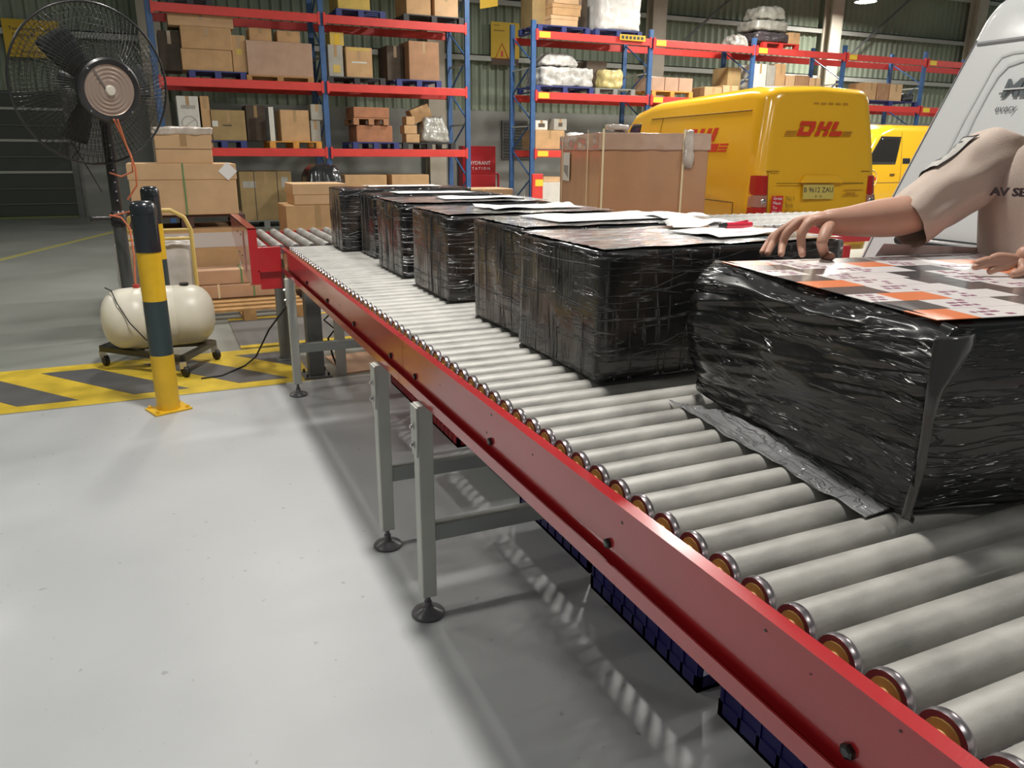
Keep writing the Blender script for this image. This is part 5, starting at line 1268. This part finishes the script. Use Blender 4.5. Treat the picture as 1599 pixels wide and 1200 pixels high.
PALM = w2p(at(1272, 343, D=1.80))
LS = pl_(0.0, 0.19, 1.43); LE = w2p(at(1730, 420, D=1.72)); LW = w2p(at(1640, 402, D=1.62))
N_ = {
 'pelvis': (pl_(-0.02, 0, 0.93), (0.13, 0.10)), 'waist': (pl_(0.0, 0, 1.06), (0.125, 0.095)), 'chest': (pl_(0.02, 0, 1.27), (0.15, 0.10)),
 'upper': (pl_(0.0, 0, 1.41), (0.12, 0.085)), 'neck': (pl_(0.02, 0, 1.50), 0.068), 'neck2': (pl_(0.04, -0.0, 1.56), 0.064),
 'jaw': (pl_(0.075, 0, 1.605), (0.080, 0.088)), 'head': (pl_(0.065, 0, 1.68), (0.102, 0.112)), 'crown': (pl_(0.055, 0, 1.755), (0.085, 0.095)),
 'rsh': (RS+Vector((0.0, 0, -0.01)), 0.058), 'rel': (RE, 0.052), 'rmid': (RE.lerp(RWR, 0.40), 0.052), 'rwr': (RWR, (0.034, 0.034)), 'rpalm': (PALM, (0.034, 0.024)),
 'lsh': (LS, 0.058), 'lel': (LE, 0.040), 'lwr': (LW, 0.026), 'lpalm': (w2p(at(1590, 406, D=1.57)), (0.032, 0.018)),
 'rhip': (pl_(-0.02, -0.09, 0.88), 0.085), 'rkn': (pl_(0.02, -0.10, 0.48), 0.058), 'ran': (pl_(-0.02, -0.11, 0.09), 0.038), 'rto': (pl_(0.12, -0.12, 0.045), 0.036),
 'lhip': (pl_(-0.02, 0.09, 0.88), 0.085), 'lkn': (pl_(0.02, 0.11, 0.48), 0.058), 'lan': (pl_(-0.02, 0.12, 0.09), 0.038), 'lto': (pl_(0.12, 0.14, 0.045), 0.036)}
E_ = [('pelvis', 'waist'), ('waist', 'chest'), ('chest', 'upper'), ('upper', 'neck'), ('neck', 'neck2'), ('neck2', 'jaw'), ('jaw', 'head'), ('head', 'crown'),
      ('upper', 'rsh'), ('rsh', 'rel'), ('rel', 'rmid'), ('rmid', 'rwr'), ('rwr', 'rpalm'), ('upper', 'lsh'), ('lsh', 'lel'), ('lel', 'lwr'), ('lwr', 'lpalm'),
      ('pelvis', 'rhip'), ('rhip', 'rkn'), ('rkn', 'ran'), ('ran', 'rto'), ('pelvis', 'lhip'), ('lhip', 'lkn'), ('lkn', 'lan'), ('lan', 'lto')]
body = skin_mesh('body', N_, E_, SKIN, per, root=['pelvis'])
# fingers: knuckle, middle joint, tip - measured on the hand's own outline, tips on the parcel
TOPZ = CZ+NH+0.014
def tip(px, py): return w2p(at(px, py, Z=TOPZ))
FG = {
 'little': [w2p(at(1268, 348, D=1.83)), w2p(at(1240, 350, D=1.86)), w2p(at(1208, 368, D=1.87)), w2p(at(1198, 382, D=1.87)), tip(1189, 396)],
 'ring':   [w2p(at(1270, 345, D=1.81)), w2p(at(1246, 346, D=1.835)), w2p(at(1216, 364, D=1.85)), w2p(at(1206, 382, D=1.85)), tip(1198, 398)],
 'middle': [w2p(at(1272, 343, D=1.80)), w2p(at(1252, 344, D=1.81)), w2p(at(1228, 364, D=1.815)), w2p(at(1222, 384, D=1.82)), tip(1220, 400)],
 'index':  [w2p(at(1276, 344, D=1.79)), w2p(at(1263, 347, D=1.78)), w2p(at(1251, 366, D=1.78)), w2p(at(1252, 386, D=1.785)), tip(1254, 402)],
 'thumb':  [w2p(at(1298, 350, D=1.79)), w2p(at(1290, 362, D=1.76)), w2p(at(1283, 380, D=1.745)), tip(1288, 398), tip(1301, 402)]}
fn = {}; fe = []; roots = []
for k, pts in FG.items():
    rr = (0.014, 0.0128, 0.0112, 0.0100, 0.0078) if k != 'thumb' else (0.016, 0.0150, 0.0130, 0.0120, 0.0095)
    if k == 'little': rr = (0.013, 0.011, 0.0095, 0.0085, 0.0068)
    for i, p in enumerate(pts): fn[k+str(i)] = (p, rr[i])
    fe += [(k+str(i), k+str(i+1)) for i in range(4)]; roots.append(k+'0')
hand = skin_mesh('right_hand', fn, fe, SKIN, per, root=roots)
# back of the hand
PBK = skin_mesh('hand_back', {'a': (RWR.lerp(PALM, 0.1), (0.027, 0.022)), 'b': (w2p(at(1284, 340, D=1.80)), (0.036, 0.019)), 'c': (w2p(at(1266, 344, D=1.805)), (0.034, 0.016)), 'd': (w2p(at(1252, 348, D=1.815)), (0.026, 0.012))}, [('a', 'b'), ('b', 'c'), ('c', 'd')], SKIN, per, root=['a'])
fn = {}; fe = []; roots = []
LP = N_['lpalm'][0]
for i, (dx, dy, ln) in enumerate(((-18, -9, 0.8), (-22, -2, 1.0), (-22, 5, 1.05), (-16, 12, 0.95))):
    a = LP; b_ = w2p(at(1590+dx, 408+dy*0.7, D=1.56)); c_ = w2p(at(1590+dx*2.2*ln, 408+dy*0.9, D=1.56)); d_ = w2p(at(1590+dx*3.1*ln, 414+dy, D=1.555))
    for j, (p, r) in enumerate(((a, 0.011), (b_, 0.010), (c_, 0.009), (d_, 0.007))): fn['%d_%d' % (i, j)] = (p, r)
    fe += [('%d_%d' % (i, j), '%d_%d' % (i, j+1)) for j in range(3)]; roots.append('%d_0' % i)
for j, (p, r) in enumerate(((LP, 0.013), (w2p(at(1600, 424, D=1.55)), 0.012), (w2p(at(1578, 430, D=1.54)), 0.009))): fn['t%d' % j] = (p, r)
fe += [('t0', 't1'), ('t1', 't2')]; roots.append('t0')
skin_mesh('left_hand', fn, fe, SKIN, per, root=roots)
# shirt: torso rings and two sleeves
def ring_pt(c, a, ru, rv, u, v): return c+u*ru*math.cos(a)+v*rv*math.sin(a)
rings = [(0.80, 0.165, 0.125, -0.01), (0.90, 0.175, 0.130, -0.01), (1.0, 0.168, 0.120, 0.0), (1.10, 0.172, 0.118, 0.005), (1.20, 0.185, 0.122, 0.01), (1.30, 0.198, 0.124, 0.012),
         (1.38, 0.205, 0.115, 0.008), (1.43, 0.200, 0.100, 0.0), (1.465, 0.170, 0.085, -0.002), (1.49, 0.125, 0.075, 0.004), (1.505, 0.085, 0.070, 0.010), (1.515, 0.070, 0.066, 0.014)]
mb = MB(); RR_ = []
for z, ru, rv, off in rings:
    ring = []
    for k in range(48):
        a = 2*PI*k/48; p = pl_(off, 0, z)+LD*ru*math.copysign(abs(math.cos(a))**0.85, math.cos(a))+FD*rv*math.copysign(abs(math.sin(a))**0.9, math.sin(a))
        fold = 0.006*noise.noise(Vector((math.cos(a)*3, math.sin(a)*3, z*4)))+0.004*noise.noise(Vector((a*5, z*2.5, 3)))
        p += (LD*math.cos(a)+FD*math.sin(a))*fold*1.4
        ring.append(mb.v(p))
    RR_.append(ring)
for a, b_ in zip(RR_, RR_[1:]):
    for k in range(48): mb.face([a[k], a[(k+1) % 48], b_[(k+1) % 48], b_[k]])
sh = mb.build('shirt', SHIRT, per, True, ang=0); sh.modifiers.new('sub', 'SUBSURF').levels = 1; sh.modifiers['sub'].render_levels = 1
def sleeve(S, E_, top_r, cuff_r, frac, seed, inner):
    ax_ = (E_-S).normalized(); end = S+(E_-S)*frac; u = ax_.cross(Vector((0, 0, 1))).normalized(); v = u.cross(ax_)
    mb = MB(); n = 14; R = []
    for i in range(n+1):
        t = i/n; c = inner.lerp(S, min(1, t*3.2)) if t < 0.3125 else S.lerp(end, (t-0.3125)/0.6875)
        r = top_r+(cuff_r-top_r)*t
        ring = []
        for k in range(40):
            a = 2*PI*k/40
            fo = 0.010*noise.noise(Vector((t*7+seed, math.cos(a)*2.2+t*3, math.sin(a)*2.2)))+0.007*math.sin(t*15+math.sin(a)*2.4+seed)*(0.5-0.5*math.sin(a))*(1-t*0.5)
            rv_ = r*(1.0 if math.sin(a) > 0 else 1.16)
            ring.append(mb.v(c+u*(r+fo)*math.cos(a)+v*(rv_+fo)*math.sin(a)))
        R.append(ring)
    for a, b_ in zip(R, R[1:]):
        for k in range(40): mb.face([a[k], a[(k+1) % 40], b_[(k+1) % 40], b_[k]])
    o = mb.build('sleeve', SHIRT, per, True, ang=0); md = o.modifiers.new('t', 'SOLIDIFY'); md.thickness = 0.003; o.modifiers.new('sub', 'SUBSURF').levels = 1
    return u, v, end, ax_
u_, v_, en_, axr = sleeve(RS, RE, 0.088, 0.060, 1.12, 1.0, pl_(0, -0.10, 1.40))
sleeve(LS, LE, 0.080, 0.060, 0.62, 4.0, pl_(0, 0.10, 1.40))
# lapel opening, collar, chest word
N2 = {'c0': (pl_(-0.055, -0.06, 1.515), 0.013), 'c1': (pl_(0.02, -0.082, 1.52), 0.013), 'c2': (pl_(0.085, -0.05, 1.495), 0.012), 'c3': (pl_(0.115, -0.02, 1.46), 0.010)}
mb = MB()
for sg in (-1, 1):
    mb.hexa([pl_(0.02, sg*0.080, 1.49), pl_(0.10, sg*0.028, 1.475), pl_(0.118, sg*0.022, 1.46), pl_(0.02, sg*0.095, 1.48), pl_(0.0, sg*0.070, 1.545), pl_(0.085, sg*0.02, 1.515), pl_(0.122, sg*0.075, 1.455), pl_(0.05, sg*0.11, 1.50)])
mb.hexa([pl_(-0.06, -0.07, 1.49), pl_(-0.06, 0.07, 1.49), pl_(-0.075, 0.08, 1.49), pl_(-0.075, -0.08, 1.49), pl_(-0.045, -0.06, 1.55), pl_(-0.045, 0.06, 1.55), pl_(-0.055, 0.07, 1.545), pl_(-0.055, -0.07, 1.545)])
mb.build('collar', SHIRT, per)
tx = pl_(0.142, -0.105, 1.305)
text('chest_lettering', 'AV SEC', 0.026, pl_(0.126, -0.138, 1.367), LD+FD*0.42, (0, 0, 1), mat('thread_dark', (0.05, 0.035, 0.04), 0.7), per, bold=0.0009, ext=0.0022, sx=1.15)
# woven patch on the sleeve, following its surface
def sleeve_pt(t, a, off):
    c = RS.lerp(en_, (t-0.3125)/0.6875); r = 0.088+(0.060-0.088)*t
    fo = 0.010*noise.noise(Vector((t*7+1.0, math.cos(a)*2.2+t*3, math.sin(a)*2.2)))+0.007*math.sin(t*15+math.sin(a)*2.4+1.0)*(0.5-0.5*math.sin(a))*(1-t*0.5)
    rv_ = r*(1.0 if math.sin(a) > 0 else 1.16)
    return c+u_*(r+fo+off)*math.cos(a)+v_*(rv_+fo+off)*math.sin(a)
PA = math.radians(62)
MB().grid(lambda p, q: sleeve_pt(0.42+0.30*p, PA+(q-0.5)*1.1, 0.004), 12, 12).build('sleeve_patch', mat('patch_grey', (0.42, 0.40, 0.37), 0.7), per, True, ang=0)
MB().tube([sleeve_pt(0.42+0.30*p, PA+(q-0.5)*1.1, 0.005) for p, q in [(i/8, 0) for i in range(9)]+[(1, i/8) for i in range(1, 9)]+[(1-i/8, 1) for i in range(1, 9)]+[(0, 1-i/8) for i in range(1, 8)]], 0.0012, 4, closed=True).build('patch_border', PRINT, per, True)
for i in range(4): MB().grid(lambda p, q: sleeve_pt(0.47+0.05*i+0.02*p+0.004, PA+0.1+(q-0.5)*0.35, 0.0055), 2, 4).build('patch_letter', PRINT, per)
# trousers, shoes, hair, face
skin_mesh('trousers', {'p': (pl_(-0.02, 0, 0.90), (0.155, 0.12)), 'rh': (pl_(-0.02, -0.09, 0.82), 0.10), 'rk': (pl_(0.02, -0.10, 0.48), 0.078), 'ra': (pl_(-0.02, -0.11, 0.11), 0.066),
     'lh': (pl_(-0.02, 0.09, 0.82), 0.10), 'lk': (pl_(0.02, 0.11, 0.48), 0.078), 'la': (pl_(-0.02, 0.12, 0.11), 0.066)}, [('p', 'rh'), ('rh', 'rk'), ('rk', 'ra'), ('p', 'lh'), ('lh', 'lk'), ('lk', 'la')], TROUS, per, root=['p'])
for sg in (-0.11, 0.12):
    m = MB(); m.bm.free(); m.bm = lumpy_box(0.10, 0.28, 0.09, 5, amp=0.0, n=8, rad=0.035)
    o = m.build('shoe', BLACKR, per, True); c = pl_(-0.07, sg, 0); ang = math.atan2(-FD.x, FD.y)
    o.rotation_euler = (0, 0, ang); o.location = c-(Matrix.Rotation(ang, 3, 'Z') @ Vector((0.05, 0, 0)))
hc = pl_(0.058, 0, 1.705)
bm = bmesh.new(); bmesh.ops.create_icosphere(bm, subdivisions=4, radius=1)
for v in bm.verts:
    p = v.co.copy(); v.co = hc+LD*p.x*0.086+FD*(p.y*0.102-0.006)+Vector((0, 0, p.z*0.115+0.01))
bmesh.ops.delete(bm, geom=[v for v in bm.verts if (v.co-hc).dot(FD) > 0.055 and v.co.z < hc.z+0.055 or v.co.z < hc.z-0.06], context='VERTS')
m = MB(); m.bm.free(); m.bm = bm; m.build('hair', HAIR, per, True)
for sg in (-1, 1):
    MB().lathe([(0, -0.011), (0.008, -0.008), (0.011, 0), (0.008, 0.008), (0, 0.011)], 12, o=pl_(0.150, sg*0.034, 1.675), axis=FD).build('eye', PAPER, per, True)
    MB().lathe([(0, 0.0), (0.005, 0.001), (0.005, -0.002)], 10, o=pl_(0.1615, sg*0.034, 1.675), axis=FD).build('iris', HAIR, per, True)
    MB().bar(pl_(0.148, sg*0.018, 1.70), pl_(0.140, sg*0.05, 1.702), 0.006, 0.006).build('eyebrow', HAIR, per)
    MB().lathe([(0, -0.006), (0.014, -0.004), (0.018, 0.002), (0.010, 0.006), (0, 0.002)], 14, o=pl_(0.055, sg*0.080, 1.67), axis=LD*sg).build('ear', SKIN, per, True)
MB().tube([pl_(0.148, 0, 1.68), pl_(0.160, 0, 1.655), pl_(0.168, 0, 1.642), pl_(0.15, 0, 1.635)], [0.006, 0.009, 0.012, 0.006], 10).build('nose', SKIN, per, True)
MB().tube([pl_(0.140, -0.025, 1.612), pl_(0.150, 0, 1.611), pl_(0.140, 0.025, 1.612)], [0.003, 0.006, 0.003], 8).build('mouth', mat('lips', (0.35, 0.12, 0.10), 0.5), per, True)
